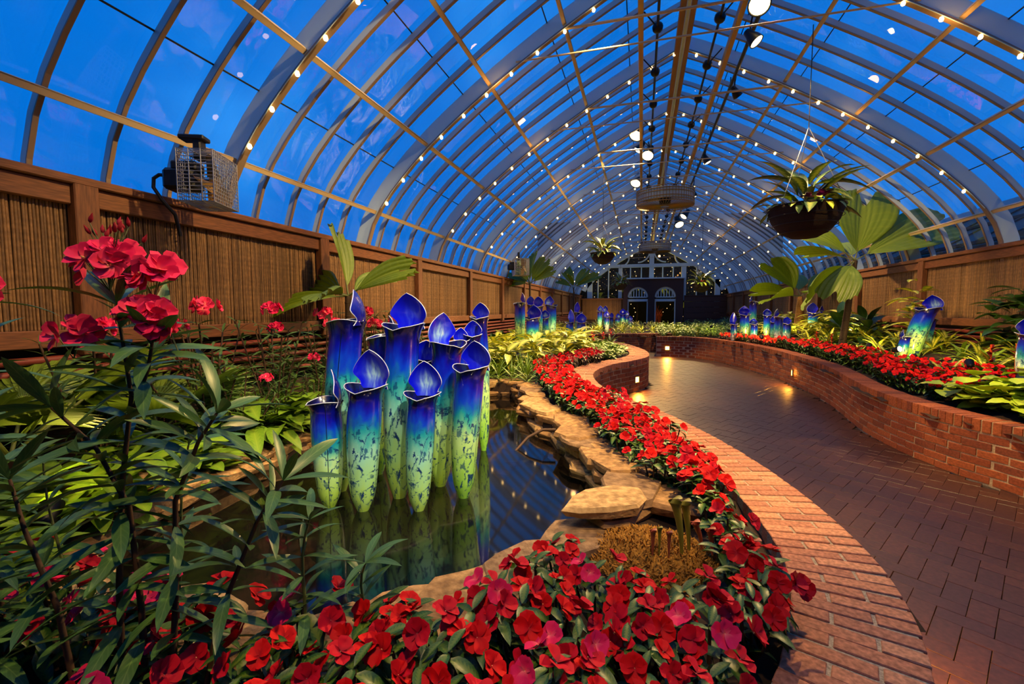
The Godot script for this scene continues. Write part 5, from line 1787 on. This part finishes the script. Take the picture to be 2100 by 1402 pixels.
func build_palms() -> void:
	# big palm on the right
	var t := thing("palm", "large palm with broad pleated leaves and ringed trunk in the right bed", "palm", Vector3(3.3, soil_right(3.3, -8.8) - 0.05, -8.8))
	var c := Vector3(0.05, 1.52, 0.02)
	part("trunk", trunk_of([Vector3(-0.08, 0, 0), Vector3(-0.02, 0.6, 0), Vector3(0.03, 1.2, 0), c], 0.055, 0.038), M.palm_trunk, t)
	var b1 := pleated(1.15, 0.95, 0.35, 0.30, 11.0)
	var b2 := pleated(1.30, 0.70, 0.75, 0.32, 9.0)
	var b3 := pleated(1.05, 0.85, 0.55, 0.28, 9.0)
	frond(t, c, b1, 0.1, 1.42, 0.14, M.leaf_palm, 1.5, 0.95)
	frond(t, c, b2, -0.15, 0.55, 0.18, M.leaf_palm, 1.1, 1.1)
	frond(t, c, b2, 3.0, 0.75, 0.18, M.leaf_palm, -0.8, 0.75)
	frond(t, c, b3, 3.3, -0.6, 0.18, M.leaf_palm, 0.5, 0.95)
	frond(t, c, b3, 3.9, -0.7, 0.14, M.leaf_palm, -0.3, 0.75)
	frond(t, c, b3, 1.6, 0.6, 0.16, M.leaf_palm, 0.2, 0.9)
	frond(t, c, b3, 2.3, 0.35, 0.16, M.leaf_palm, 0.2, 0.8)
	# lower palm behind it
	t = thing("palm", "smaller yellow-green palm with a flared pale trunk left of the large palm", "palm", Vector3(3.62, soil_right(3.62, -12.3) - 0.05, -12.3))
	c = Vector3(0, 0.86, 0)
	part("trunk", trunk_of([Vector3(0, 0, 0), Vector3(0, 0.25, 0), c], 0.17, 0.05), M.trunk_pale, t)
	for q in [[3.3, 0.95, 1.0], [2.9, 0.25, 0.9], [3.7, 0.05, 0.9], [0.2, 0.7, 0.7], [4.9, 0.3, 0.8], [1.6, 0.8, 0.9]]:
		frond(t, c, b3, q[0], q[1], 0.22, M.leaf_palm, 0.4, q[2])
	# low palm behind the pond on the left
	t = thing("palm", "low palm with upright pleated leaves by the left reed fence behind the pond", "palm", Vector3(-2.72, soil_left(-2.7, -3.8) - 0.05, -3.80))
	c = Vector3(0.0, 1.12, 0)
	part("trunk", trunk_of([Vector3(0.02, 0, 0), Vector3(0, 0.6, 0), c], 0.04, 0.03), M.palm_trunk, t)
	var p1 := pleated(0.66, 0.46, 0.25, 0.42, 7.0)
	var p2 := pleated(0.60, 0.34, 0.55, 0.30, 7.0)
	frond(t, c, p1, 2.5, 1.25, 0.10, M.leaf_palm, 0.9, 1.0)
	frond(t, c, p2, 0.15, 0.55, 0.10, M.leaf_palm, 0.8, 1.1)
	frond(t, c, p2, 2.9, 0.30, 0.10, M.leaf_palm, -0.9, 1.15)
	frond(t, c, p2, 3.6, -0.05, 0.10, M.leaf_palm, -0.4, 1.1)
	frond(t, c, p2, 1.4, 0.5, 0.10, M.leaf_palm, 0.3, 1.0)
	frond(t, c, p2, 4.8, 0.1, 0.10, M.leaf_palm, 0.3, 0.9)
	# two slim palms farther along the left fence
	t = thing("palm", "slim palm with a fan of pleated leaves rising above the left fence", "palm", Vector3(-2.80, soil_left(-2.8, -11.3) - 0.05, -11.35))
	c = Vector3(0.05, 1.42, 0)
	part("trunk", trunk_of([Vector3(0.0, 0, 0), Vector3(0.05, 0.9, 0), c], 0.035, 0.025), M.palm_trunk, t)
	var s1 := pleated(0.75, 0.40, 0.35, 0.25, 7.0)
	for q in [[2.7, 0.55, 1.0], [2.9, 1.0, 1.0], [1.57, 1.35, 1.1], [0.3, 1.05, 1.0], [0.1, 0.6, 0.9], [3.0, 0.15, 0.8], [4.4, 0.9, 0.9]]:
		frond(t, c, s1, q[0], q[1], 0.10, M.leaf_palm, 0.9 if q[0] < 1.5 else -0.9, q[2])
	t = thing("palm", "slim palm with two drooping leaves near the end of the left fence", "palm", Vector3(-2.62, soil_left(-2.6, -18.2) - 0.05, -18.2))
	c = Vector3(0.0, 1.62, 0)
	part("trunk", trunk_of([Vector3(0.0, 0, 0), Vector3(0.02, 0.9, 0), c], 0.04, 0.03), M.palm_trunk, t)
	for q in [[2.8, 1.15, 1.3], [0.2, 0.55, 1.5], [0.4, 1.0, 1.2], [3.1, 0.5, 1.1], [4.5, 0.8, 1.0]]:
		frond(t, c, s1, q[0], q[1], 0.12, M.leaf_palm, 0.6 if q[0] < 1.5 else -0.6, q[2])
	# fan palms low at the left behind the oleanders
	var fb := fan_blade(0.62, 24, 1.75, 0.35)
	var rows := [[Vector3(-2.80, 0.80, -1.35), "low fan palm behind the near oleander at the left edge", 0.9], [Vector3(-2.86, 0.72, -2.05), "low fan palm with wide yellow-green fans behind the near oleander", 0.72], [Vector3(-2.80, 0.50, -2.75), "small fan palm over the stone bank left of the glass pitchers", 0.6]]
	for r in rows:
		t = thing("fan_palm", r[1], "palm", r[0])
		t.scale = Vector3.ONE * r[2]
		for k in 6:
			frond(t, Vector3(0, 0.05, 0), fb, k * TAU / 6 + 0.4, 0.75 - 0.08 * (k % 3), 0.42, M.leaf_fan, R(-0.3, 0.3), 0.85)

# ------------------------------------------------------------------ other foliage
func bush(called: String, label: String, category: String, list: Array, m: Material, group: String, extra: Array = []) -> Node3D:
	var t := thing(called, label, category, Vector3(0, -50, 0), 0.0, group)
	if called == "lime_vine":
		for e in list:
			part("leaf", e[0], m, t, e[1])
	else:
		part("foliage", join(list), m, t)
	for e in extra:
		part(e[0], e[1], e[2], t, e[3])
	return t

func plant_at(protos: Array, spots: Array, s0: float, s1: float, lift := -0.03, labels: Array = []) -> void:
	for k in spots.size():
		var p: Vector2 = spots[k]
		var at := Vector3(p.x, soil(p.x, p.y) + lift, p.y)
		var size := R(s0, s1)
		if k < protos.size():
			protos[k].transform = Transform3D(Basis(Vector3.UP, R(0, 6.0)).scaled(Vector3.ONE * size), at)
		else:
			dup(protos[k % protos.size()], at, R(0, 6.0), size, labels[k] if labels.size() > k else "")
	if labels.size() > 0:
		protos[0].set_meta("label", labels[0])

func scatter(x0: float, x1: float, z0: float, z1: float, pitch: float, ok: Callable) -> Array:
	var out := []
	var z := z0
	while z > z1:
		var x := x0
		while x < x1:
			var p := Vector2(x + R(-0.35, 0.35) * pitch, z + R(-0.35, 0.35) * pitch)
			if ok.call(p):
				out.append(p)
			x += pitch
		z -= pitch
	return out

func build_fillers() -> void:
	var strap := [leaf(0.42, 0.055, 1.1, 0.35, 0.4, 7), leaf(0.36, 0.050, 0.8, 0.35, 0.42, 7)]
	var broad := [leaf(0.30, 0.10, 0.8, 0.25, 0.42, 6), leaf(0.26, 0.09, 0.5, 0.25, 0.42, 6)]
	var big := [leaf(0.55, 0.20, 1.0, 0.2, 0.45, 8, 0.05), leaf(0.48, 0.18, 0.8, 0.2, 0.45, 8, 0.05)]
	var thin := [leaf(0.30, 0.022, 0.7, 0.4, 0.4, 5), leaf(0.26, 0.020, 0.4, 0.4, 0.4, 5)]
	var tiny := [leaf(0.09, 0.035, 0.5, 0.25, 0.45, 4)]
	var sprig := func(lf: Array, sd: int, n: int, h: float, spread: float) -> Array:   # leafy stems
		var q := RandomNumberGenerator.new()
		q.seed = sd
		var list := []
		for s in n:
			var a := s * 2.4
			var top := Vector3(cos(a), 0, sin(a)) * spread * q.randf_range(0.3, 1.0) + Vector3(0, h * q.randf_range(0.7, 1.0), 0)
			for k in 7:
				list.append([lf[k % lf.size()], xf(top * ((k + 2) / 8.0), k * 2.4 + a, q.randf_range(0.0, 0.7), q.randf_range(-0.3, 0.3), q.randf_range(0.8, 1.1))])
		return list
	var coping_l := func(p: Vector2) -> bool:
		if not Geometry2D.is_point_in_polygon(p, left_bed):
			return false
		for e in left_bed:
			if p.distance_to(e) < 0.46:
				return false
		return p.distance_to(Vector2(-1.3, -3.2)) > 2.0
	var open_view := func(p: Vector2) -> bool:       # not on the glass pitchers, nor close before them
		for c in [Vector2(-2.33, -8.77), Vector2(-1.97, -8.35), Vector2(-2.04, -9.8), Vector2(-1.57, -10.33), Vector2(-1.31, -10.38)]:
			if p.distance_to(c) < 0.24 or p.distance_to(c * 0.94) < 0.30:
				return false
		return true
	# --- left bed beyond the pond: yellow variegated ginger, lit from within
	var ga := "variegated ginger in the left bed"
	var a := []
	for k in 3:
		a.append(bush("ginger_plant", "yellow-green striped strap-leaved plant among the glass pitchers of the left bed", "plant", rosette(strap, 16, 0.25, 1.25, 0.10, 60 + k) + sprig.call(broad, 160 + k, 3, 0.34, 0.16), M.leaf_ginger, ga))
	var spots := scatter(-2.5, -0.2, -6.0, -11.2, 0.40, func(p):
		return coping_l.call(p) and p.x < -0.95 - maxf(0.0, (p.y + 7.5)) * 0.6 and open_view.call(p) and not (p.x < -2.2 and p.y > -6.0))
	plant_at(a, spots, 0.9, 1.3)
	# green low carpet by the tip of the left wall
	var gb := "low green ground cover at the bend of the left wall"
	var b := []
	for k in 2:
		b.append(bush("ground_cover_plant", "low fresh green leafy plant inside the bulge of the left wall", "plant", sprig.call(tiny, 70 + k, 10, 0.16, 0.18), M.leaf_green, gb))
	spots = scatter(-0.95, 0.1, -7.2, -9.6, 0.20, func(p): return coping_l.call(p) and p.x > -0.95)
	plant_at(b, spots, 0.9, 1.2)
	# red flowers and a croton by the ground lamp
	var spike := func(col: String) -> Array:
		var list := []
		for k in 10:
			list.append([tiny[0], xf(Vector3(0, 0.18 + 0.014 * k, 0), k * 2.4, 0.7, 0, 0.8)])
		return [["flower_spike", join(list), M[col], Transform3D()]]
	var r1 := bush("bromeliad", "red flowering bromeliad left of the green bulge of the left wall", "plant", rosette(strap, 10, 0.5, 1.2, 0.05, 75), M.leaf_green, "red bromeliads in the left bed", spike.call("petal_scarlet"))
	plant_at([r1], [Vector2(-0.92, -9.2), Vector2(-0.75, -9.5), Vector2(-0.98, -9.6), Vector2(-0.62, -9.8)], 0.9, 1.2, -0.03, ["red bromeliad nearest the bright ground lamp of the left bed", "red bromeliad second from the ground lamp, close to the green bulge", "red bromeliad behind the others by the ground lamp", "red bromeliad farthest to the right by the wall tip"])
	# dark broad leaves by the left fence
	var gd := "dark broad-leaved plants by the left fence"
	var d := []
	for k in 2:
		d.append(bush("broad_leaf_plant", "dark green plant with broad wavy leaves by the left fence", "plant", rosette(big, 12, 0.2, 1.2, 0.08, 80 + k), M.leaf_dark, gd))
	spots = scatter(-2.95, -2.5, -5.6, -11.3, 0.55, func(p): return true)
	plant_at(d, spots, 0.8, 1.15)
	# thin grassy plants behind the pond
	var ge := "grassy green plants behind the pond"
	var e := []
	for k in 2:
		e.append(bush("grassy_plant", "grassy yellow-green plant on the far bank of the pond", "plant", rosette(thin, 26, 0.2, 1.4, 0.12, 85 + k), M.leaf_green, ge))
	spots = scatter(-2.6, -1.1, -5.4, -6.6, 0.26, func(p): return p.x < -1.1 - 0.5 * (p.y + 6.6) * 0.3 and not Geometry2D.is_point_in_polygon(p, pond_poly))
	plant_at(e, spots, 0.9, 1.2)
	spots = [Vector2(-2.48, -2.0), Vector2(-2.55, -2.6), Vector2(-2.6, -3.1), Vector2(-2.5, -3.7), Vector2(-2.45, -4.2), Vector2(-2.4, -1.5), Vector2(-2.35, -4.9), Vector2(-2.1, -0.9), Vector2(-2.4, -0.9), Vector2(-2.7, -1.3), Vector2(-2.75, -2.3), Vector2(-2.85, -2.9), Vector2(-2.8, -3.3), Vector2(-2.72, -4.0), Vector2(-2.9, -3.7), Vector2(-2.62, -4.75), Vector2(-2.8, -1.85), Vector2(-2.66, -2.85), Vector2(-2.3, -5.1)]
	var e2 := bush("leafy_plant", "low leafy green plant on the left stone bank", "plant", sprig.call(broad, 88, 7, 0.30, 0.18), M.leaf_green, "leafy plants on the left stone bank")
	plant_at([e2], spots, 0.8, 1.2)
	# --- back bed before the end wall
	var gf := "yellow-green plants in the back bed"
	var f := []
	for k in 2:
		f.append(bush("back_bed_plant", "yellow-green leafy plant in the back bed before the doors", "plant", rosette(strap, 14, 0.2, 1.3, 0.10, 95 + k), M.leaf_ginger, gf))
	spots = scatter(-2.9, 0.7, -13.6, -20.5, 0.55, func(p): return p.y < -13.2 - 0.25 * (p.x + 1.0) and p.distance_to(Vector2(-0.7, -19.2)) > 0.5)
	plant_at(f, spots, 0.75, 1.1)
	# --- right bed
	var gg := "yellow-green plants in the right bed"
	var h := []
	for k in 3:
		h.append(bush("ginger_plant", "yellow-green striped strap-leaved plant in the right bed", "plant", rosette(strap, 18, 0.15, 1.25, 0.08, 100 + k), M.leaf_ginger if k < 2 else M.leaf_green, gg))
	var clear := func(p: Vector2) -> bool:
		for c in [Vector2(3.5, -7.2), Vector2(3.3, -8.8), Vector2(3.46, -5.3), Vector2(3.4, -6.7)]:
			if p.distance_to(c) < 0.32:
				return false
		return p.x < 4.0
	spots = scatter(3.10, 4.0, -5.9, -10.2, 0.30, clear)
	plant_at(h, spots, 0.85, 1.25)
	spots = scatter(3.45, 4.0, -3.4, -6.1, 0.32, clear)
	plant_at([bush("ginger_plant", "arching striped strap-leaved plant near the right edge", "plant", rosette(strap, 18, 0.25, 1.25, 0.08, 110), M.leaf_ginger, "striped plants near the right edge")], spots, 0.8, 1.15)
	spots = scatter(2.9, 4.0, -10.4, -13.6, 0.42, func(p): return p.distance_to(Vector2(3.62, -12.3)) > 0.4 and p.x > 2.75 + (0.5 if p.y > -11.4 else 0.0))
	plant_at([bush("leafy_plant", "leafy yellow-green plant behind the right pitcher cluster", "plant", sprig.call(broad, 112, 8, 0.36, 0.2), M.leaf_ginger, "leafy plants behind the right pitcher cluster")], spots, 0.8, 1.2)
	# lime broad leaves at the right edge of the coping
	var gi := "lime-green broad leaves by the right coping"
	var heart := [leaf(0.17, 0.15, 0.7, 0.12, 0.38, 7, 0.06), leaf(0.14, 0.125, 0.5, 0.12, 0.38, 7, 0.06)]
	var lime := []
	for k in 2:
		lime.append(bush("lime_vine", "lime-green broad-leaved vine spilling over the right coping", "plant", sprig.call(heart, 115 + k, 5, 0.20, 0.22), M.leaf_lime, gi))
	plant_at(lime, [Vector2(3.03, -4.95), Vector2(3.12, -4.62), Vector2(3.28, -4.85), Vector2(3.24, -4.35), Vector2(3.42, -4.55), Vector2(3.2, -4.05), Vector2(3.4, -4.15), Vector2(3.55, -4.75), Vector2(3.3, -3.7), Vector2(2.95, -5.1), Vector2(3.15, -4.85), Vector2(3.05, -4.45), Vector2(3.45, -4.95), Vector2(3.2, -5.05)], 1.05, 1.4)
	# red-spiked bromeliads
	var br := bush("bromeliad", "bromeliad with a red and violet flower spike near the right edge", "plant", rosette(strap, 10, 0.4, 1.2, 0.05, 120), M.leaf_green, "spiked bromeliads near the right edge", spike.call("petal_maroon") + [["flower_stalk", rod(Vector3(0, 0.05, 0), Vector3(0, 0.34, 0), 0.008, 6), M.petal_orange, Transform3D()]])
	plant_at([br], [Vector2(3.42, -5.75), Vector2(3.56, -5.65), Vector2(3.62, -5.35), Vector2(3.05, -9.4), Vector2(3.15, -9.0)], 0.9, 1.2, -0.03, ["red-spiked bromeliad at the left of the trio near the right edge", "red-spiked bromeliad in the middle of the trio near the right edge", "red-spiked bromeliad nearest the mottled pitcher at the right edge", "red-spiked bromeliad left of the big palm trunk", "red-spiked bromeliad just in front of the big palm trunk"])
	# dark tall plants at right
	var dk := []
	dk.append(bush("broad_leaf_plant", "tall dark-leaved plant against the right fence near the right edge", "plant", sprig.call(broad, 125, 9, 0.75, 0.26), M.leaf_dark, "dark-leaved plants by the right fence"))
	plant_at(dk, [Vector2(3.95, -5.9), Vector2(3.9, -5.35), Vector2(4.0, -6.5)], 0.95, 1.25, -0.03, ["tall dark-leaved plant against the fence behind the bromeliads", "tall dark-leaved plant nearest the right edge of the picture", "tall dark-leaved plant nearest the leaning pitcher"])
	var dp := bush("broad_leaf_plant", "dark plant with large drooping leaves behind the big palm trunk", "plant", rosette(big, 14, 0.1, 1.2, 0.3, 127), M.leaf_dark, "large-leaved plants behind the big palm")
	plant_at([dp], [Vector2(3.72, -9.1), Vector2(3.85, -9.6), Vector2(3.6, -9.9)], 1.0, 1.3, -0.03, ["large-leaved dark plant right behind the big palm trunk", "large-leaved dark plant against the fence behind the palm", "large-leaved dark plant left of the big palm trunk"])
	var tp := bush("variegated_shrub", "upright variegated shrub against the right fence behind the leaning pitcher", "shrub", sprig.call(broad, 129, 6, 1.0, 0.12), M.leaf_ginger, "")
	plant_at([tp], [Vector2(3.72, -7.85)], 1.0, 1.05)
	# far right end bed
	var gj := "low plants in the far right bed"
	var j := []
	j.append(bush("low_plant", "low fresh green plant at the far end of the glasshouse before the dark end boards", "plant", sprig.call(tiny, 131, 12, 0.30, 0.22), M.leaf_green, gj))
	spots = scatter(0.6, 2.0, -12.3, -14.6, 0.32, func(p): return true) + scatter(1.9, 3.9, -13.6, -20.0, 0.6, func(p): return true)
	plant_at(j, spots, 0.9, 1.3)
	var spire := []
	for k in 7:
		spire.append([leaf(0.5, 0.03, 0.1, 0.5, 0.4, 4), xf(Vector3(R(-0.1, 0.1), 0, R(-0.1, 0.1)), k * 0.9, 1.35)])
	plant_at([bush("spire_plant", "thin pale upright spires at the tip of the right wall", "plant", spire, M.leaf_ginger, "pale spires at the tip of the right wall")], [Vector2(0.85, -12.6), Vector2(1.15, -12.7), Vector2(1.4, -12.5), Vector2(1.0, -13.0)], 0.7, 0.9, -0.03, ["leftmost clump of pale spires at the tip of the right wall", "middle clump of pale spires at the tip of the right wall", "rightmost clump of pale spires at the tip of the right wall", "rear clump of pale spires at the tip of the right wall"])

# ------------------------------------------------------------------ hanging baskets
func basket(label: String, at: Vector3, dia: float, top: float, flower: String, kind: int) -> void:
	var t := thing("hanging_basket", label, "hanging basket", at)
	var r := dia / 2
	part("bowl", lathe([Vector2(0, -r * 0.92), Vector2(r * 0.35, -r * 0.88), Vector2(r * 0.66, -r * 0.70), Vector2(r * 0.88, -r * 0.40), Vector2(r * 0.98, -r * 0.10), Vector2(r, 0.0), Vector2(r * 0.93, 0.0), Vector2(r * 0.86, -r * 0.08), Vector2(0, -r * 0.08)], 32), M.basket_coir, t)
	var ring := []
	for y in [0.0, -0.3, -0.55, -0.78]:
		var pts := []
		var rr: float = r * sqrt(1.0 - pow(y / 0.97, 2.0)) * 1.02
		for k in 33:
			pts.append(Vector3(cos(k * TAU / 32) * rr, y * r * 0.95, sin(k * TAU / 32) * rr))
		ring.append([tube(pts, 0.004, 0.004, 5), Transform3D()])
	part("wire_frame", join(ring), M.dark_metal, t)
	for k in 3:
		var d := Vector3(cos(k * TAU / 3 + 0.4), 0, sin(k * TAU / 3 + 0.4)) * r
		part("chain", rod(d, Vector3(0, r * 2.3, 0), 0.004, 5), M.wire_metal, t)
	part("hang_wire", rod(Vector3(0, r * 2.25, 0), Vector3(0, top - at.y, 0), 0.005, 5), M.dark_metal, t)
	var f := r / 0.36
	var long := leaf(0.34, 0.085, 0.9, 0.3, 0.45, 7)
	var tuft := leaf(0.16, 0.05, 1.1, 0.2, 0.6, 5)
	var fuzz := leaf(0.11, 0.06, 0.8, 0.2, 0.5, 4)
	# what grows in it is planted, yet small: leaves are parts
	for k in 20:
		var yaw := k * 2.399
		part("leaf", long, M.leaf_calathea, t, xf(Vector3(cos(-yaw) * 0.08, 0.02 + 0.10 * (k % 3), sin(-yaw) * 0.08) * f, yaw, lerpf(0.1, 1.2, (k % 5) / 4.0), R(-0.3, 0.3), f * R(1.4, 1.9)))
	for k in 34:
		var yaw := k * TAU / 34 * 3.0 + R(-0.1, 0.1)
		part("leaf", tuft if k % 2 else fuzz, M.leaf_green if k % 3 else M.leaf_ginger, t, xf(Vector3(cos(-yaw) * 0.26, 0.02, sin(-yaw) * 0.26) * f, yaw, R(-0.4, 0.7), 0, f * R(1.2, 1.7)))
	for k in 12:
		part("flower_leaf", fuzz, M[flower], t, xf(Vector3(R(-0.05, 0.13) + 0.04 * kind, 0.07, 0.20 + R(-0.05, 0.05)) * f, R(0, 6), R(0.1, 1.0), 0, f))

func build_baskets() -> void:
	basket("large coir hanging basket with purple-centred plants, hung high at the right", Vector3(1.70, 2.64, -5.75), 0.74, 4.55, "leaf_purple", 0)
	basket("coir hanging basket with red and yellow plants above the far left bed", Vector3(-0.79, 2.68, -9.6), 0.50, 4.5, "petal_scarlet", 1)
	basket("hanging basket with a dark red flower beside the right of the end wall", Vector3(1.62, 2.26, -14.0), 0.54, 4.5, "petal_crimson", 0)
	basket("dark hanging basket before the left part of the end wall", Vector3(-0.76, 2.46, -17.0), 0.52, 4.5, "leaf_bronze", 0)

# ------------------------------------------------------------------ small things
func build_small_things() -> void:
	# golden moss and little pitcher plants by the right of the pond
	var q := RandomNumberGenerator.new()
	q.seed = 8
	var spr := []
	var tuft := leaf(0.018, 0.005, 0.3, 0.3, 0.5, 3)
	for k in 4000:
		var a := q.randf() * TAU
		var r := sqrt(q.randf())
		var p := Vector3(cos(a) * r * 0.28, 0.085 * (1.0 - r * r) + q.randf_range(0, 0.012), sin(a) * r * 0.24)
		spr.append(xf(p, q.randf() * 6.0, q.randf_range(0.3, 1.4), 0, q.randf_range(0.8, 1.6)))
	var t := thing("moss_patch", "golden brown moss patch between the pond stones and the front impatiens", "moss", Vector3(0.06, 0.495, -1.90))
	part("mound", grid(24, 6, func(u, v): return Vector3(cos(u * TAU) * v * 0.28, 0.085 * (1.0 - v * v), sin(u * TAU) * v * 0.24), true), M.moss_gold, t)
	multi("sprigs", tuft, M.moss_gold, t, spr)
	var trap := func(called: String, label: String, at: Vector3, h: float, r: float, lean: Vector2, red: bool) -> void:
		var o := thing(called, label, "pitcher plant", at, 0.0, "")
		part("tube", grid(12, 10, func(u, v):
			var rr: float = r * lerpf(0.30, 1.0, pow(v, 1.2)) * (1.0 + 0.35 * smoothstep(0.92, 1.0, v))
			return Vector3(cos(u * TAU) * rr + lean.x * v * v, v * h, sin(u * TAU) * rr + lean.y * v * v), true), M.trap_red if red else M.trap_green, o)
		part("hood", leaf(r * 3.4, r * 3.0, 1.5, 0.1, 0.5, 6), M.trap_green if not red else M.trap_red, o, xf(Vector3(lean.x - r * 0.9, h - 0.004, lean.y), -0.6, 1.25))
	trap.call("trap_plant", "tall greenish tubular pitcher plant standing in the golden moss", Vector3(0.17, 0.56, -1.84), 0.22, 0.019, Vector2(-0.03, 0), false)
	trap.call("trap_plant", "second tall tubular pitcher plant close behind the greenish one", Vector3(0.20, 0.56, -1.88), 0.20, 0.017, Vector2(-0.02, 0), false)
	trap.call("trap_plant", "short reddish pitcher plant left in the golden moss", Vector3(0.06, 0.57, -1.80), 0.10, 0.010, Vector2(0, 0), true)
	trap.call("trap_plant", "thin green pitcher plant between the short reddish ones", Vector3(0.085, 0.57, -1.81), 0.11, 0.008, Vector2(0, 0), false)
	trap.call("trap_plant", "slim reddish pitcher plant right of the thin green one", Vector3(0.12, 0.57, -1.80), 0.10, 0.009, Vector2(0.0, 0), true)
	for k in 5:
		trap.call("trap_plant", ["squat brown-lipped pitcher plant leaning left at the edge of the impatiens", "squat brown-lipped pitcher plant at the back of the little group", "squat brown-lipped pitcher plant leaning right in the little group", "lowest brown-lipped pitcher plant at the front of the little group", "outermost brown-lipped pitcher plant under the impatiens leaves"][k], Vector3(0.25 + 0.035 * k, 0.57, -1.90 + 0.03 * (k % 3)), 0.11 - 0.008 * k, 0.014, Vector2(-0.03 + 0.018 * k, 0.01), true)
	# a neighbouring glasshouse outside on the right
	var o := thing("neighbour_glasshouse", "dark neighbouring glasshouse seen through the panes at the right", "building", Vector3(12.5, 0, -14))
	part("side_wall", box(0.2, 3.6, 44, 0.02), M.base_wall, o, xf(Vector3(-3.0, 1.6, 0)))
	for k in 30:
		part("roof_bar", beam(Vector3(-3.0, 3.4, -21.5 + k * 1.5), Vector3(0, 5.2, -21.5 + k * 1.5), 0.08, 0.10)[0], M.seam, o, beam(Vector3(-3.0, 3.4, -21.5 + k * 1.5), Vector3(0, 5.2, -21.5 + k * 1.5), 0.08, 0.10)[1])
	part("roof_glass", faces([[Vector3(-3.0, 3.4, -22), Vector3(-3.0, 3.4, 22), Vector3(0, 5.2, 22), Vector3(0, 5.2, -22)]]), M.seam, o)
	for y in [0.05, 0.5]:
		part("roof_purlin", beam(Vector3(-3.0 + y * 3.0, 3.45 + y * 1.8, -22), Vector3(-3.0 + y * 3.0, 3.45 + y * 1.8, 22), 0.10, 0.10)[0], M.seam, o, beam(Vector3(-3.0 + y * 3.0, 3.45 + y * 1.8, -22), Vector3(-3.0 + y * 3.0, 3.45 + y * 1.8, 22), 0.10, 0.10)[1])
	part("ridge_rail", box(0.15, 0.25, 44, 0.02), M.bar_paint, o, xf(Vector3(0, 5.3, 0)))
